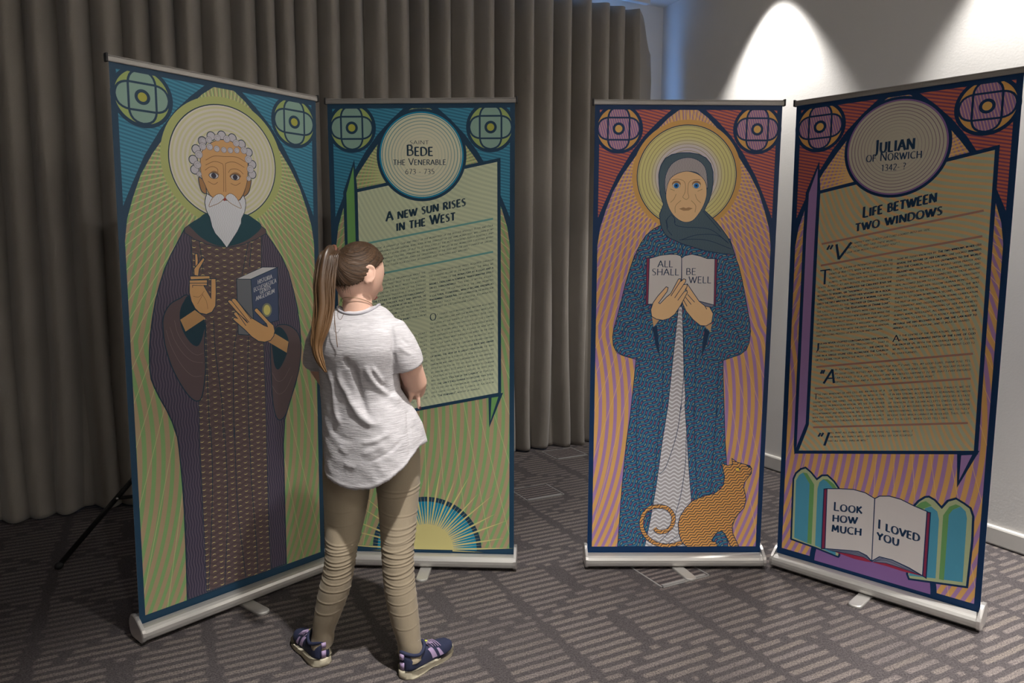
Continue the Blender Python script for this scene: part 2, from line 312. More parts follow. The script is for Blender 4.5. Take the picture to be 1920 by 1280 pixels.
ART={"A":[('F','b_border','0 0 800 0 800 1996 0 1996',0),
('F','b_field','21 27 21 300 21 700 21 1100 21 1357 21 1402 32 1479 54 1551 85 1634 128 1710 182 1787 252 1878 316 1943 359 1975 400 1986 441 1975 484 1943 548 1878 618 1787 672 1710 715 1634 746 1551 768 1479 779 1402 779 1357 779 1100 779 700 779 300 779 27',0),
('F','b_spandrel','21 1986 338 1986 272 1929 213 1868 159 1797 100 1700 52 1595 31 1546 21 1521',0),
('F','b_spandrel','779 1986 462 1986 528 1929 587 1868 641 1797 700 1700 748 1595 769 1546 779 1521',0),
('E','b_border',103,1897,104,104),
('E','b_crescent',103,1897,91,91),
('F','b_petal','149 1941 147 1953 143 1964 136 1974 126 1981 115 1985 103 1987 91 1985 80 1981 70 1974 63 1964 59 1953 57 1941 57 1853 59 1841 63 1830 70 1820 80 1813 91 1809 103 1807 115 1809 126 1813 136 1820 143 1830 147 1841 149 1853',0),
('F','b_petal','147 1851 159 1853 170 1857 180 1864 187 1874 191 1885 193 1897 191 1909 187 1920 180 1930 170 1937 159 1941 147 1943 59 1943 47 1941 36 1937 26 1930 19 1920 15 1909 13 1897 15 1885 19 1874 26 1864 36 1857 47 1853 59 1851',0),
('S','b_border',7.5,'149 1941 147 1953 143 1964 136 1974 126 1981 115 1985 103 1987 91 1985 80 1981 70 1974 63 1964 59 1953 57 1941 57 1853 59 1841 63 1830 70 1820 80 1813 91 1809 103 1807 115 1809 126 1813 136 1820 143 1830 147 1841 149 1853',0,1),
('S','b_border',7.5,'147 1851 159 1853 170 1857 180 1864 187 1874 191 1885 193 1897 191 1909 187 1920 180 1930 170 1937 159 1941 147 1943 59 1943 47 1941 36 1937 26 1930 19 1920 15 1909 13 1897 15 1885 19 1874 26 1864 36 1857 47 1853 59 1851',0,1),
('E','b_border',103,1897,26,26),
('E','b_eye',103,1897,15.5,15.5),
('E','b_border',697,1897,104,104),
('E','b_crescent',697,1897,91,91),
('F','b_petal','743 1941 741 1953 737 1964 730 1974 720 1981 709 1985 697 1987 685 1985 674 1981 664 1974 657 1964 653 1953 651 1941 651 1853 653 1841 657 1830 664 1820 674 1813 685 1809 697 1807 709 1809 720 1813 730 1820 737 1830 741 1841 743 1853',0),
('F','b_petal','741 1851 753 1853 764 1857 774 1864 781 1874 785 1885 787 1897 785 1909 781 1920 774 1930 764 1937 753 1941 741 1943 653 1943 641 1941 630 1937 620 1930 613 1920 609 1909 607 1897 609 1885 613 1874 620 1864 630 1857 641 1853 653 1851',0),
('S','b_border',7.5,'743 1941 741 1953 737 1964 730 1974 720 1981 709 1985 697 1987 685 1985 674 1981 664 1974 657 1964 653 1953 651 1941 651 1853 653 1841 657 1830 664 1820 674 1813 685 1809 697 1807 709 1809 720 1813 730 1820 737 1830 741 1841 743 1853',0,1),
('S','b_border',7.5,'741 1851 753 1853 764 1857 774 1864 781 1874 785 1885 787 1897 785 1909 781 1920 774 1930 764 1937 753 1941 741 1943 653 1943 641 1941 630 1937 620 1930 613 1920 609 1909 607 1897 609 1885 613 1874 620 1864 630 1857 641 1853 653 1851',0,1),
('E','b_border',697,1897,26,26),
('E','b_eye',697,1897,15.5,15.5),
('F','b_border','0 1976 800 1976 800 1996 0 1996',0),
('F','b_border','0 0 14 0 14 1996 0 1996',0),
('F','b_border','786 0 800 0 800 1996 786 1996',0),
('E','b_ray',394,1705,240,240),
('E','b_ink',394,1705,213,213),
('E','b_halo',394,1705,209,209),
('E','b_ink',276.4,1667.7,17.5,17.5),
('E','b_curl',276.4,1667.7,14.5,14.5),
('E','b_ink',271.9,1703.0,17.5,17.5),
('E','b_curl',271.9,1703.0,14.5,14.5),
('E','b_ink',284.4,1742.2,17.5,17.5),
('E','b_curl',284.4,1742.2,14.5,14.5),
('E','b_ink',309.5,1774.4,17.5,17.5),
('E','b_curl',309.5,1774.4,14.5,14.5),
('E','b_ink',343.1,1796.3,17.5,17.5),
('E','b_curl',343.1,1796.3,14.5,14.5),
('E','b_ink',384.5,1804.5,17.5,17.5),
('E','b_curl',384.5,1804.5,14.5,14.5),
('E','b_ink',426.2,1799.6,17.5,17.5),
('E','b_curl',426.2,1799.6,14.5,14.5),
('E','b_ink',463.2,1781.0,17.5,17.5),
('E','b_curl',463.2,1781.0,14.5,14.5),
('E','b_ink',491.1,1753.5,17.5,17.5),
('E','b_curl',491.1,1753.5,14.5,14.5),
('E','b_ink',505.3,1708.4,17.5,17.5),
('E','b_curl',505.3,1708.4,14.5,14.5),
('E','b_ink',504.0,1670.8,17.5,17.5),
('E','b_curl',504.0,1670.8,14.5,14.5),
('F','b_robe','228 1449 202 1403 177 1359 151 1306 132 1254 114 1196 100 1132 89 1068 83 1010 81 951 84 909 94 878 109 839 133 787 151 740 163 695 168 677 172 630 176 563 179 482 181 380 180 209 177 26 607 30 607 261 608 450 608 562 615 635 617 666 644 739 673 812 691 873 700 928 704 991 700 1061 690 1137 673 1213 652 1288 624 1348 588 1401 554 1446',0),
('S','b_ink',4,'228 1449 202 1403 177 1359 151 1306 132 1254 114 1196 100 1132 89 1068 83 1010 81 951 84 909 94 878 109 839 133 787 151 740 163 695 168 677 172 630 176 563 179 482 181 380 180 209 177 26 607 30 607 261 608 450 608 562 615 635 617 666 644 739 673 812 691 873 700 928 704 991 700 1061 690 1137 673 1213 652 1288 624 1348 588 1401 554 1446',0,1),
('F','b_brown','252 1425 251 1269 252 1086 253 900 254 773 251 634 252 429 254 220 253 33 535 28 529 208 530 431 533 650 533 797 532 999 528 1198 536 1439',0),
('S','b_ink',2.5,'252 1425 251 1269 252 1086 253 900 254 773 251 634 252 429 254 220 253 33 535 28 529 208 530 431 533 650 533 797 532 999 528 1198 536 1439',0,1),
('C','b_gold','252 1425 251 1269 252 1086 253 900 254 773 251 634 252 429 254 220 253 33 535 28 529 208 530 431 533 650 533 797 532 999 528 1198 536 1439'),
('S','b_ink',2.5,'281 1414 286 1366 291 1293',1,0),
('S','b_ink',2.5,'479 1409 463 1342 447 1278',1,0),
('S','b_ink',2.5,'493 1406 486 1361 480 1310',1,0),
('S','b_ink',2.5,'325 1106 327 992 345 791 347 640',1,0),
('S','b_ink',2.5,'294 1120 291 895 292 651',1,0),
('S','b_ink',2.5,'419 1061 399 946 390 632',1,0),
('S','b_ink',2.5,'466 1032 457 874 454 620',1,0),
('S','b_ink',2.5,'297 693 296 487 278 212 260 34',1,0),
('S','b_ink',2.5,'352 683 355 473 347 262 328 30',1,0),
('S','b_ink',2.5,'393 675 394 357 411 133 419 34',1,0),
('S','b_ink',2.5,'456 664 459 412 470 188 473 38',1,0),
('F','b_sleeve','235 1203 199 1195 168 1179 147 1153 136 1121 135 1082 138 1034 148 985 163 935 185 884 207 843 228 815 246 803 262 807 272 834 280 877 286 927 286 1021 288 1108',1),
('S','b_ink',4,'235 1203 199 1195 168 1179 147 1153 136 1121 135 1082 138 1034 148 985 163 935 185 884 207 843 228 815 246 803 262 807 272 834 280 877 286 927 286 1021 288 1108',1,1),
('F','b_dark','238 1200 213 1180 200 1150 198 1114 206 1077 222 1045 240 1022 258 1014 271 1029 282 1059 288 1108',1),
('S','b_ink',2,'238 1200 213 1180 200 1150 198 1114 206 1077 222 1045 240 1022 258 1014 271 1029 282 1059 288 1108',1,1),
('F','b_sleeve','589 1062 616 1070 646 1065 672 1049 691 1027 702 991 703 949 691 873 669 806 644 739 623 689 600 669 581 679 568 723 562 793 560 895 560 970 565 1003',1),
('S','b_ink',4,'589 1062 616 1070 646 1065 672 1049 691 1027 702 991 703 949 691 873 669 806 644 739 623 689 600 669 581 679 568 723 562 793 560 895 560 970 565 1003',1,1),
('F','b_dark','589 1055 611 1057 633 1031 644 996 635 949 611 903 591 885 577 907 571 955 569 996',1),
('S','b_ink',2,'589 1055 611 1057 633 1031 644 996 635 949 611 903 591 885 577 907 571 955 569 996',1,1),
('S','b_crease',1.6,'145 1082 161 1020 194 950 234 902 272 897',1,0),
('S','b_crease',1.6,'159 1093 174 1043 202 992 237 958 277 947',1,0),
('S','b_crease',1.6,'177 1116 187 1066 215 1015 250 981 282 984',1,0),
('S','b_crease',1.6,'565 874 586 837 616 840 648 885',1,0),
('S','b_crease',1.6,'563 820 588 782 622 791 659 849',1,0),
('F','b_skin2','254 1150 198 1117 216 1072 294 1117',0),
('F','b_skin2','583 1035 644 996 635 950 551 1004',0),
('F','b_bookside','424 1263 484 1261 490 1069 466 1038 423 1045',0),
('S','b_ink',3,'424 1263 484 1261 490 1069 466 1038 423 1045',0,1),
('F','b_page','424 1263 535 1308 602 1307 484 1261',0),
('S','b_ink',3,'424 1263 535 1308 602 1307 484 1261',0,1),
('F','b_cover','484 1261 602 1307 601 1089 490 1069',0),
('S','b_ink',3,'484 1261 602 1307 601 1089 490 1069',0,1),
('E','b_glow2',549.6,1134.6,22,28),
('E','b_glow',549.6,1134.6,15,21),
('T', 'b_page', 'HISTORIA', 513.1, 1239.9, 576.9, 1262.8, 16.2, 1, 0),
('T', 'b_page', 'ECCLESIASTICA', 495.1, 1209.3, 594.7, 1245.8, 16.2, 1, 0),
('T', 'b_page', 'GENTIS', 520.9, 1200.5, 569.7, 1219.3, 16.2, 1, 0),
('T', 'b_page', 'ANGLORUM', 502.4, 1173.8, 586.1, 1204.1, 16.2, 1, 0),
('F','b_skin','263 1360 273 1360 274 1336 271 1299 262 1292',0),
('S','b_ink',3,'263 1360 273 1360 274 1336 271 1299 262 1292',0,1),
('F','b_skin','294 1346 300 1339 277 1302 273 1277 257 1280 257 1304',0),
('S','b_ink',3,'294 1346 300 1339 277 1302 273 1277 257 1280 257 1304',0,1),
('F','b_skin','238 1260 236 1215 242 1184 255 1156 272 1138 297 1131 320 1139 335 1162 339 1212 340 1266 321 1266 318 1191 292 1241 305 1240 307 1261',0),
('S','b_ink',3,'238 1260 236 1215 242 1184 255 1156 272 1138 297 1131 320 1139 335 1162 339 1212 340 1266 321 1266 318 1191 292 1241 305 1240 307 1261',0,1),
('F','b_skin','241 1277 316 1277 317 1266 243 1264',0),
('S','b_ink',2.5,'241 1277 316 1277 317 1266 243 1264',0,1),
('F','b_skin','238 1262 306 1262 306 1250 238 1251',0),
('S','b_ink',2.5,'238 1262 306 1262 306 1250 238 1251',0,1),
('S','b_ink',2,'249 1234 249 1243 289 1241',0,0),
('S','b_skinline',1.5,'250 1202 272 1199 293 1220',1,0),
('S','b_skinline',1.5,'265 1172 279 1195 288 1210',1,0),
('S','b_skinline',1.5,'285 1207 299 1182 304 1151',1,0),
('F','b_skin','383 1177 390 1183 400 1179 403 1188 415 1187 482 1106 500 1095 535 1072 550 1066 546 1078 494 1134 498 1143 507 1144 557 1088 577 1070 582 1046 577 1026 562 1009 536 1004 508 1010 480 1030 450 1062 402 1106 407 1113 423 1107 406 1126 410 1134 420 1133 458 1097 464 1087',0),
('S','b_ink',3,'383 1177 390 1183 400 1179 403 1188 415 1187 482 1106 500 1095 535 1072 550 1066 546 1078 494 1134 498 1143 507 1144 557 1088 577 1070 582 1046 577 1026 562 1009 536 1004 508 1010 480 1030 450 1062 402 1106 407 1113 423 1107 406 1126 410 1134 420 1133 458 1097 464 1087',0,1),
('S','b_ink',2.5,'400 1179 470 1089',0,0),
('S','b_ink',2.5,'420 1132 456 1077',0,0),
('S','b_ink',2.5,'417 1186 480 1101',0,0),
('F','b_sleeve','247 1467 228 1452 228 1437 262 1414 311 1396 368 1386 408 1387 462 1399 511 1419 557 1443 554 1459 537 1470',0),
('S','b_ink',2.5,'247 1467 228 1452 228 1437 262 1414 311 1396 368 1386 408 1387 462 1399 511 1419 557 1443 554 1459 537 1470',0,1),
('F','b_collar','247 1467 284 1492 315 1512 386 1518 466 1516 500 1502 537 1470 490 1425 435 1399 388 1389 343 1394 293 1418 258 1450',1),
('F','b_skin3','289 1641 292 1609 300 1589 316 1584 314 1611 304 1634',1),
('S','b_ink',3,'289 1641 292 1609 300 1589 316 1584 314 1611 304 1634',1,1),
('F','b_skin3','498 1650 491 1612 479 1592 462 1583 473 1616 481 1645',1),
('S','b_ink',3,'498 1650 491 1612 479 1592 462 1583 473 1616 481 1645',1,1),
('F','b_skin','304 1734 352 1778 394 1789 432 1782 481 1747 485 1680 476 1623 451 1572 388 1549 337 1567 314 1611 298 1657',1),
('S','b_ink',2,'304 1734 352 1778 394 1789 432 1782 481 1747 485 1680 476 1623 451 1572 388 1549 337 1567 314 1611 298 1657',1,1),
('S','b_skinline',2.2,'318 1706 350 1724 391 1727 440 1730 476 1716',1,0),
('S','b_skinline',2.2,'317 1688 349 1704 377 1701 386 1686 384 1595',1,0),
('S','b_skinline',2.2,'472 1694 433 1710 400 1704 394 1687 392 1595',1,0),
('S','b_skinline',2.2,'314 1669 332 1682 348 1685 362 1678 364 1666',1,0),
('S','b_skinline',2.2,'405 1668 415 1681 435 1685 452 1680 466 1668',1,0),
('S','b_skinline',2.2,'324 1629 346 1620 362 1629',1,0),
('S','b_skinline',2.2,'413 1629 433 1623 453 1634',1,0),
('S','b_skinline',2.2,'314 1611 325 1588 340 1568',1,0),
('S','b_skinline',2.2,'473 1616 462 1591 448 1571',1,0),
('F','b_lid','328 1650 335 1663 347 1670 361 1667 366 1654',1),
('E','b_ink',346.7,1652.1,19,11.5),
('E','b_page',346.7,1652.1,17,9.5),
('E','b_pupil',346.7,1652.1,10,9.5),
('F','b_lid','411 1652 418 1666 435 1672 450 1667 454 1655',1),
('E','b_ink',432.0,1653.4,19,11.5),
('E','b_page',432.0,1653.4,17,9.5),
('E','b_pupil',432.0,1653.4,10,9.5),
('F','b_beard','318 1584 312 1569 308 1550 313 1521 325 1497 333 1461 344 1437 366 1413 388 1383 408 1411 433 1446 450 1478 452 1497 466 1522 472 1548 471 1570 463 1588 448 1568 414 1563 386 1564 350 1565',0),
('S','b_ink',2.5,'318 1584 312 1569 308 1550 313 1521 325 1497 333 1461 344 1437 366 1413 388 1383 408 1411 433 1446 450 1478 452 1497 466 1522 472 1548 471 1570 463 1588 448 1568 414 1563 386 1564 350 1565',0,1),
('F','b_lip','378 1567 386 1574 395 1568 386 1560',0),
('F','b_beard','386 1574 376 1585 360 1585 344 1574 330 1555 324 1536 342 1542 362 1551 378 1564',1),
('S','b_skinline',2,'386 1574 376 1585 360 1585 344 1574 330 1555 324 1536 342 1542 362 1551 378 1564',1,1),
('F','b_beard','390 1574 402 1588 415 1590 431 1580 447 1556 452 1537 430 1544 407 1556',1),
('S','b_skinline',2,'390 1574 402 1588 415 1590 431 1580 447 1556 452 1537 430 1544 407 1556',1,1),
('E','b_curlline',309.5,1775.6,12.4,12.4),
('E','b_curl',309.5,1775.6,10.8,10.8),
('S','b_curlline',1,'315 1779 311 1782 306 1781 303 1777 304 1772 308 1770',1,0),
('E','b_curlline',333.2,1781.4,12.4,12.4),
('E','b_curl',333.2,1781.4,10.8,10.8),
('S','b_curlline',1,'339 1784 335 1787 330 1787 327 1783 328 1778 332 1775',1,0),
('E','b_curlline',366.2,1793.2,13.02,13.02),
('E','b_curl',366.2,1793.2,11.42,11.42),
('S','b_curlline',1,'372 1796 368 1799 363 1799 360 1795 361 1790 365 1787',1,0),
('E','b_curlline',403.3,1793.1,13.64,13.64),
('E','b_curl',403.3,1793.1,12.040000000000001,12.040000000000001),
('S','b_curlline',1,'409 1796 405 1800 400 1799 397 1795 398 1789 402 1786',1,0),
('E','b_curlline',440.7,1782.6,13.64,13.64),
('E','b_curl',440.7,1782.6,12.040000000000001,12.040000000000001),
('S','b_curlline',1,'447 1786 443 1789 437 1788 434 1784 435 1779 439 1776',1,0),
('E','b_curlline',292.7,1723.9,14.879999999999999,14.879999999999999),
('E','b_curl',292.7,1723.9,13.28,13.28),
('S','b_curlline',1,'299 1727 295 1731 289 1730 285 1726 286 1720 291 1717',1,0),
('E','b_curlline',308.7,1755.0,13.64,13.64),
('E','b_curl',308.7,1755.0,12.040000000000001,12.040000000000001),
('S','b_curlline',1,'315 1758 311 1762 305 1761 302 1757 303 1751 307 1748',1,0),
('E','b_curlline',335.3,1756.3,12.4,12.4),
('E','b_curl',335.3,1756.3,10.8,10.8),
('S','b_curlline',1,'341 1759 337 1762 332 1762 329 1758 330 1753 334 1750',1,0),
('E','b_curlline',362.7,1752.4,11.78,11.78),
('E','b_curl',362.7,1752.4,10.18,10.18),
('S','b_curlline',1,'368 1755 364 1758 360 1757 357 1754 358 1749 361 1747',1,0),
('E','b_curlline',390.1,1751.3,11.16,11.16),
('E','b_curl',390.1,1751.3,9.56,9.56),
('S','b_curlline',1,'395 1754 392 1757 387 1756 385 1753 385 1748 389 1746',1,0),
('E','b_curlline',416.0,1752.4,11.16,11.16),
('E','b_curl',416.0,1752.4,9.56,9.56),
('S','b_curlline',1,'421 1755 417 1758 413 1757 411 1754 411 1749 415 1747',1,0),
('E','b_curlline',442.3,1755.4,11.16,11.16),
('E','b_curl',442.3,1755.4,9.56,9.56),
('S','b_curlline',1,'447 1758 444 1761 439 1760 437 1757 438 1752 441 1750',1,0),
('E','b_curlline',471.7,1758.7,13.64,13.64),
('E','b_curl',471.7,1758.7,12.040000000000001,12.040000000000001),
('S','b_curlline',1,'478 1762 474 1765 468 1765 465 1760 466 1755 470 1752',1,0),
('E','b_curlline',488.2,1726.5,14.879999999999999,14.879999999999999),
('E','b_curl',488.2,1726.5,13.28,13.28),
('S','b_curlline',1,'495 1730 490 1734 484 1733 481 1728 482 1723 487 1719',1,0),
('E','b_curlline',495.7,1690.0,14.879999999999999,14.879999999999999),
('E','b_curl',495.7,1690.0,13.28,13.28),
('S','b_curlline',1,'502 1694 498 1697 492 1696 488 1692 489 1686 494 1683',1,0),
('E','b_curlline',487.6,1653.2,9.92,9.92),
('E','b_curl',487.6,1653.2,8.32,8.32),
('S','b_curlline',1,'492 1656 489 1658 485 1657 483 1654 483 1651 487 1648',1,0),
('E','b_curlline',286.3,1686.3,14.26,14.26),
('E','b_curl',286.3,1686.3,12.66,12.66),
('S','b_curlline',1,'293 1690 288 1693 283 1692 279 1688 280 1683 285 1679',1,0),
('E','b_curlline',291.0,1653.2,9.92,9.92),
('E','b_curl',291.0,1653.2,8.32,8.32),
('S','b_curlline',1,'295 1656 292 1658 288 1657 286 1654 287 1651 290 1648',1,0)],
"B":[('F','b_border','0 0 800 0 800 1996 0 1996',0),
('F','b_field','21 27 21 300 21 700 21 1100 21 1357 21 1402 32 1479 54 1551 85 1634 128 1710 182 1787 252 1878 316 1943 359 1975 400 1986 441 1975 484 1943 548 1878 618 1787 672 1710 715 1634 746 1551 768 1479 779 1402 779 1357 779 1100 779 700 779 300 779 27',0),
('F','b_spandrel','21 1986 338 1986 272 1929 213 1868 159 1797 100 1700 52 1595 31 1546 21 1521',0),
('F','b_spandrel','779 1986 462 1986 528 1929 587 1868 641 1797 700 1700 748 1595 769 1546 779 1521',0),
('E','b_border',103,1897,104,104),
('E','b_crescent',103,1897,91,91),
('F','b_petal','149 1941 147 1953 143 1964 136 1974 126 1981 115 1985 103 1987 91 1985 80 1981 70 1974 63 1964 59 1953 57 1941 57 1853 59 1841 63 1830 70 1820 80 1813 91 1809 103 1807 115 1809 126 1813 136 1820 143 1830 147 1841 149 1853',0),
('F','b_petal','147 1851 159 1853 170 1857 180 1864 187 1874 191 1885 193 1897 191 1909 187 1920 180 1930 170 1937 159 1941 147 1943 59 1943 47 1941 36 1937 26 1930 19 1920 15 1909 13 1897 15 1885 19 1874 26 1864 36 1857 47 1853 59 1851',0),
('S','b_border',7.5,'149 1941 147 1953 143 1964 136 1974 126 1981 115 1985 103 1987 91 1985 80 1981 70 1974 63 1964 59 1953 57 1941 57 1853 59 1841 63 1830 70 1820 80 1813 91 1809 103 1807 115 1809 126 1813 136 1820 143 1830 147 1841 149 1853',0,1),
('S','b_border',7.5,'147 1851 159 1853 170 1857 180 1864 187 1874 191 1885 193 1897 191 1909 187 1920 180 1930 170 1937 159 1941 147 1943 59 1943 47 1941 36 1937 26 1930 19 1920 15 1909 13 1897 15 1885 19 1874 26 1864 36 1857 47 1853 59 1851',0,1),
('E','b_border',103,1897,26,26),
('E','b_eye',103,1897,15.5,15.5),
('E','b_border',697,1897,104,104),
('E','b_crescent',697,1897,91,91),
('F','b_petal','743 1941 741 1953 737 1964 730 1974 720 1981 709 1985 697 1987 685 1985 674 1981 664 1974 657 1964 653 1953 651 1941 651 1853 653 1841 657 1830 664 1820 674 1813 685 1809 697 1807 709 1809 720 1813 730 1820 737 1830 741 1841 743 1853',0),
('F','b_petal','741 1851 753 1853 764 1857 774 1864 781 1874 785 1885 787 1897 785 1909 781 1920 774 1930 764 1937 753 1941 741 1943 653 1943 641 1941 630 1937 620 1930 613 1920 609 1909 607 1897 609 1885 613 1874 620 1864 630 1857 641 1853 653 1851',0),
('S','b_border',7.5,'743 1941 741 1953 737 1964 730 1974 720 1981 709 1985 697 1987 685 1985 674 1981 664 1974 657 1964 653 1953 651 1941 651 1853 653 1841 657 1830 664 1820 674 1813 685 1809 697 1807 709 1809 720 1813 730 1820 737 1830 741 1841 743 1853',0,1),
('S','b_border',7.5,'741 1851 753 1853 764 1857 774 1864 781 1874 785 1885 787 1897 785 1909 781 1920 774 1930 764 1937 753 1941 741 1943 653 1943 641 1941 630 1937 620 1930 613 1920 609 1909 607 1897 609 1885 613 1874 620 1864 630 1857 641 1853 653 1851',0,1),
('E','b_border',697,1897,26,26),
('E','b_eye',697,1897,15.5,15.5),
('F','b_border','0 1976 800 1976 800 1996 0 1996',0),
('F','b_border','0 0 14 0 14 1996 0 1996',0),
('F','b_border','786 0 800 0 800 1996 786 1996',0),
('F','b_border','652 14 651 34 649 53 645 73 640 92 633 110 625 128 615 146 604 162 592 178 578 192 564 206 548 218 532 229 514 239 496 247 478 254 459 259 439 263 420 265 400 266 380 265 361 263 341 259 322 254 304 247 286 239 268 229 252 218 236 206 222 192 208 178 196 162 185 146 175 128 167 110 160 92 155 73 151 53 149 34 148 14',0),
('F','b_teal','630 14 629 32 627 50 624 68 619 85 612 102 605 118 596 134 586 149 575 163 563 177 549 189 535 200 520 210 504 219 488 226 471 233 454 238 436 241 418 243 400 244 382 243 364 241 346 238 329 233 312 226 296 219 280 210 265 200 251 189 237 177 225 163 214 149 204 134 195 118 188 102 181 85 176 68 173 50 171 32 170 14',0),
('F','b_sun','518 7 662 5 518 13',0),
('F','b_sun','518 14 652 19 805 28 652 26 518 22',0),
('F','b_sun','518 23 661 41 517 29',0),
('F','b_sun','517 30 649 53 755 75 648 60 515 38',0),
('F','b_sun','515 39 655 76 514 45',0),
('F','b_sun','513 46 650 93 511 53',0),
('F','b_sun','511 53 636 103 777 163 633 110 508 61',0),
('F','b_sun','508 62 637 127 505 68',0),
('F','b_sun','505 68 621 134 714 190 618 141 501 75',0),
('F','b_sun','501 76 619 158 497 82',0),
('F','b_sun','496 83 609 172 492 88',0),
('F','b_sun','492 88 592 177 705 280 588 182 486 95',0),
('F','b_sun','486 95 585 199 481 100',0),
('F','b_sun','481 100 568 202 637 285 563 206 474 106',0),
('F','b_sun','474 106 558 223 469 110',0),
('F','b_sun','468 111 544 233 462 115',0),
('F','b_sun','461 115 527 232 598 367 520 235 454 119',0),
('F','b_sun','454 119 513 251 448 122',0),
('F','b_sun','447 122 496 247 532 349 489 250 439 125',0),
('F','b_sun','439 125 479 264 432 127',0),
('F','b_sun','431 128 462 269 425 129',0),
('F','b_sun','424 129 446 262 469 413 439 263 416 131',0),
('F','b_sun','415 131 427 275 409 132',0),
('F','b_sun','408 132 412 266 412 374 405 266 400 132',0),
('F','b_sun','399 132 391 276 393 132',0),
('F','b_sun','391 132 373 275 385 131',0),
('F','b_sun','384 131 361 263 331 413 354 262 376 129',0),
('F','b_sun','375 129 338 269 369 128',0),
('F','b_sun','368 128 327 255 291 357 320 253 360 125',0),
('F','b_sun','360 125 304 258 354 122',0),
('F','b_sun','352 122 287 251 346 119',0),
('F','b_sun','346 119 280 235 202 367 273 232 339 115',0),
('F','b_sun','338 115 256 233 332 111',0),
('F','b_sun','332 111 251 217 182 301 245 213 325 105',0),
('F','b_sun','325 105 228 211 320 101',0),
('F','b_sun','319 100 215 199 314 95',0),
('F','b_sun','314 95 212 182 95 280 208 177 308 88',0),
('F','b_sun','308 88 191 172 304 83',0),
('F','b_sun','304 82 191 155 99 211 187 149 299 75',0),
('F','b_sun','299 75 172 142 296 69',0),
('F','b_sun','295 68 163 127 292 62',0),
('F','b_sun','292 61 167 110 23 163 164 103 289 53',0),
('F','b_sun','289 53 150 93 287 46',0),
('F','b_sun','286 46 156 77 50 99 154 70 284 38',0),
('F','b_sun','284 37 142 59 283 31',0),
('F','b_sun','283 29 139 41 282 23',0),
('F','b_sun','282 22 148 26 -5 28 148 19 282 14',0),
('F','b_sun','282 13 138 5 282 7',0),
('F','b_sun','522 14 522 24 520 33 519 42 516 52 513 61 509 69 504 78 499 86 493 93 486 100 479 107 472 113 464 118 455 123 447 127 438 130 428 133 419 134 410 136 400 136 390 136 381 134 372 133 362 130 353 127 345 123 336 118 328 113 321 107 314 100 307 93 301 86 296 78 291 69 287 61 284 52 281 42 280 33 278 24 278 14',0),
('F','b_fold','108 1750 65 1625 65 582 114 682 114 1633',0),
('S','b_border',14,'108 1750 65 1625 65 582 114 682 114 1633',0,1),
('F','b_fold','692 736 691 609 740 744',0),
('S','b_border',14,'692 736 691 609 740 744',0,1),
('F','b_panel','114 1633 732 1762 735 747 114 622',0),
('S','b_border',14,'114 1633 732 1762 735 747 114 622',0,1),
('E','b_border',401,1782,193,193),
('E','b_teal',401,1782,181,181),
('E','b_ring',401,1782,174,174),
('T', 'b_ink', 'SAINT', 351.2, 1827.6, 433.3, 1827.3, 15.2, 1, 0),
('T', 'b_ink', 'Bede', 337.6, 1780.9, 450.4, 1780.5, 43.4, 1.3, 0),
('T', 'b_ink', 'the Venerable', 278.9, 1741.7, 505.4, 1742.2, 27.1, 1, 0),
('T', 'b_ink', '673 - 735', 329.5, 1703.7, 456.1, 1703.4, 20.6, 1, 0),
('T', 'b_ink', 'A new sun rises', 242.4, 1504.1, 589.1, 1571.2, 38.0, 1.6, 0),
('T', 'b_ink', 'in the West', 286.7, 1462.7, 543.9, 1509.8, 39.1, 1.6, 0),
('S','b_rule',8,'136 1405 707 1515',0,0),
('S','b_rule',8,'136 1262 707 1374',0,0),
('T', 'b_ink', 'Bede, a servant of God and priest of the monastery of the blessed apostles Peter and Paul', 196.0, 1383.0, 706.9, 1483.5, 8.6, 1, 1),
('T', 'b_ink', 'at Wearmouth and Jarrow, being born in the territory of the same monastery, was given by my', 195.6, 1366.5, 706.9, 1467.3, 8.6, 1, 1),
('T', 'b_ink', 'kinsfolk at seven years of age to be educated by the most reverend Abbot Benedict and', 195.2, 1350.0, 706.9, 1451.1, 8.6, 1, 1),
('T', 'b_ink', 'afterwards by Ceolfrid, spending all the remainder of my life in this monastery. I devoted myself', 194.8, 1333.6, 706.8, 1434.9, 8.6, 1, 1),
('T', 'b_ink', 'to the study of scripture. Amid the observances of the rule and the daily charge of singing', 194.4, 1317.1, 706.8, 1418.7, 8.6, 1, 1),
('T', 'b_ink', 'in church, I ever took delight in learning and teaching and writing".', 194.0, 1300.6, 604.2, 1382.1, 8.6, 1, 1),
('T', 'b_ink', '"I', 135.6, 1292.2, 185.6, 1302.2, 48, 1.2, 1),
('T', 'b_ink', 'long, winding path to be freed, acquired through', 426.0, 1280.3, 708.0, 1336.8, 8.6, 1, 0),
('T', 'b_ink', 'the learning regime of the monastery. The image we', 426.3, 1263.0, 708.0, 1319.5, 8.6, 1, 0),
('T', 'b_ink', 'start to form of *the monastery as a light and a', 426.6, 1245.7, 708.0, 1302.3, 8.6, 1, 0),
('T', 'b_ink', '*magnet, exercising a powerful transformative effect', 426.9, 1228.3, 707.9, 1285.0, 8.6, 1, 0),
('T', 'b_ink', '*on its surroundings.* This kind of mystic ascent,', 427.2, 1211.0, 707.9, 1267.8, 8.6, 1, 0),
('T', 'b_ink', 'learning and the cultivation of the land prompted', 427.6, 1193.7, 707.9, 1250.5, 8.6, 1, 0),
('T', 'b_ink', 'a *cultural flowering, which became known as', 427.9, 1176.4, 707.9, 1233.3, 8.6, 1, 0),
('T', 'b_ink', "*Northumbria's Golden Age,* that culminated in the production", 428.2, 1159.0, 707.8, 1216.0, 8.6, 1, 0),
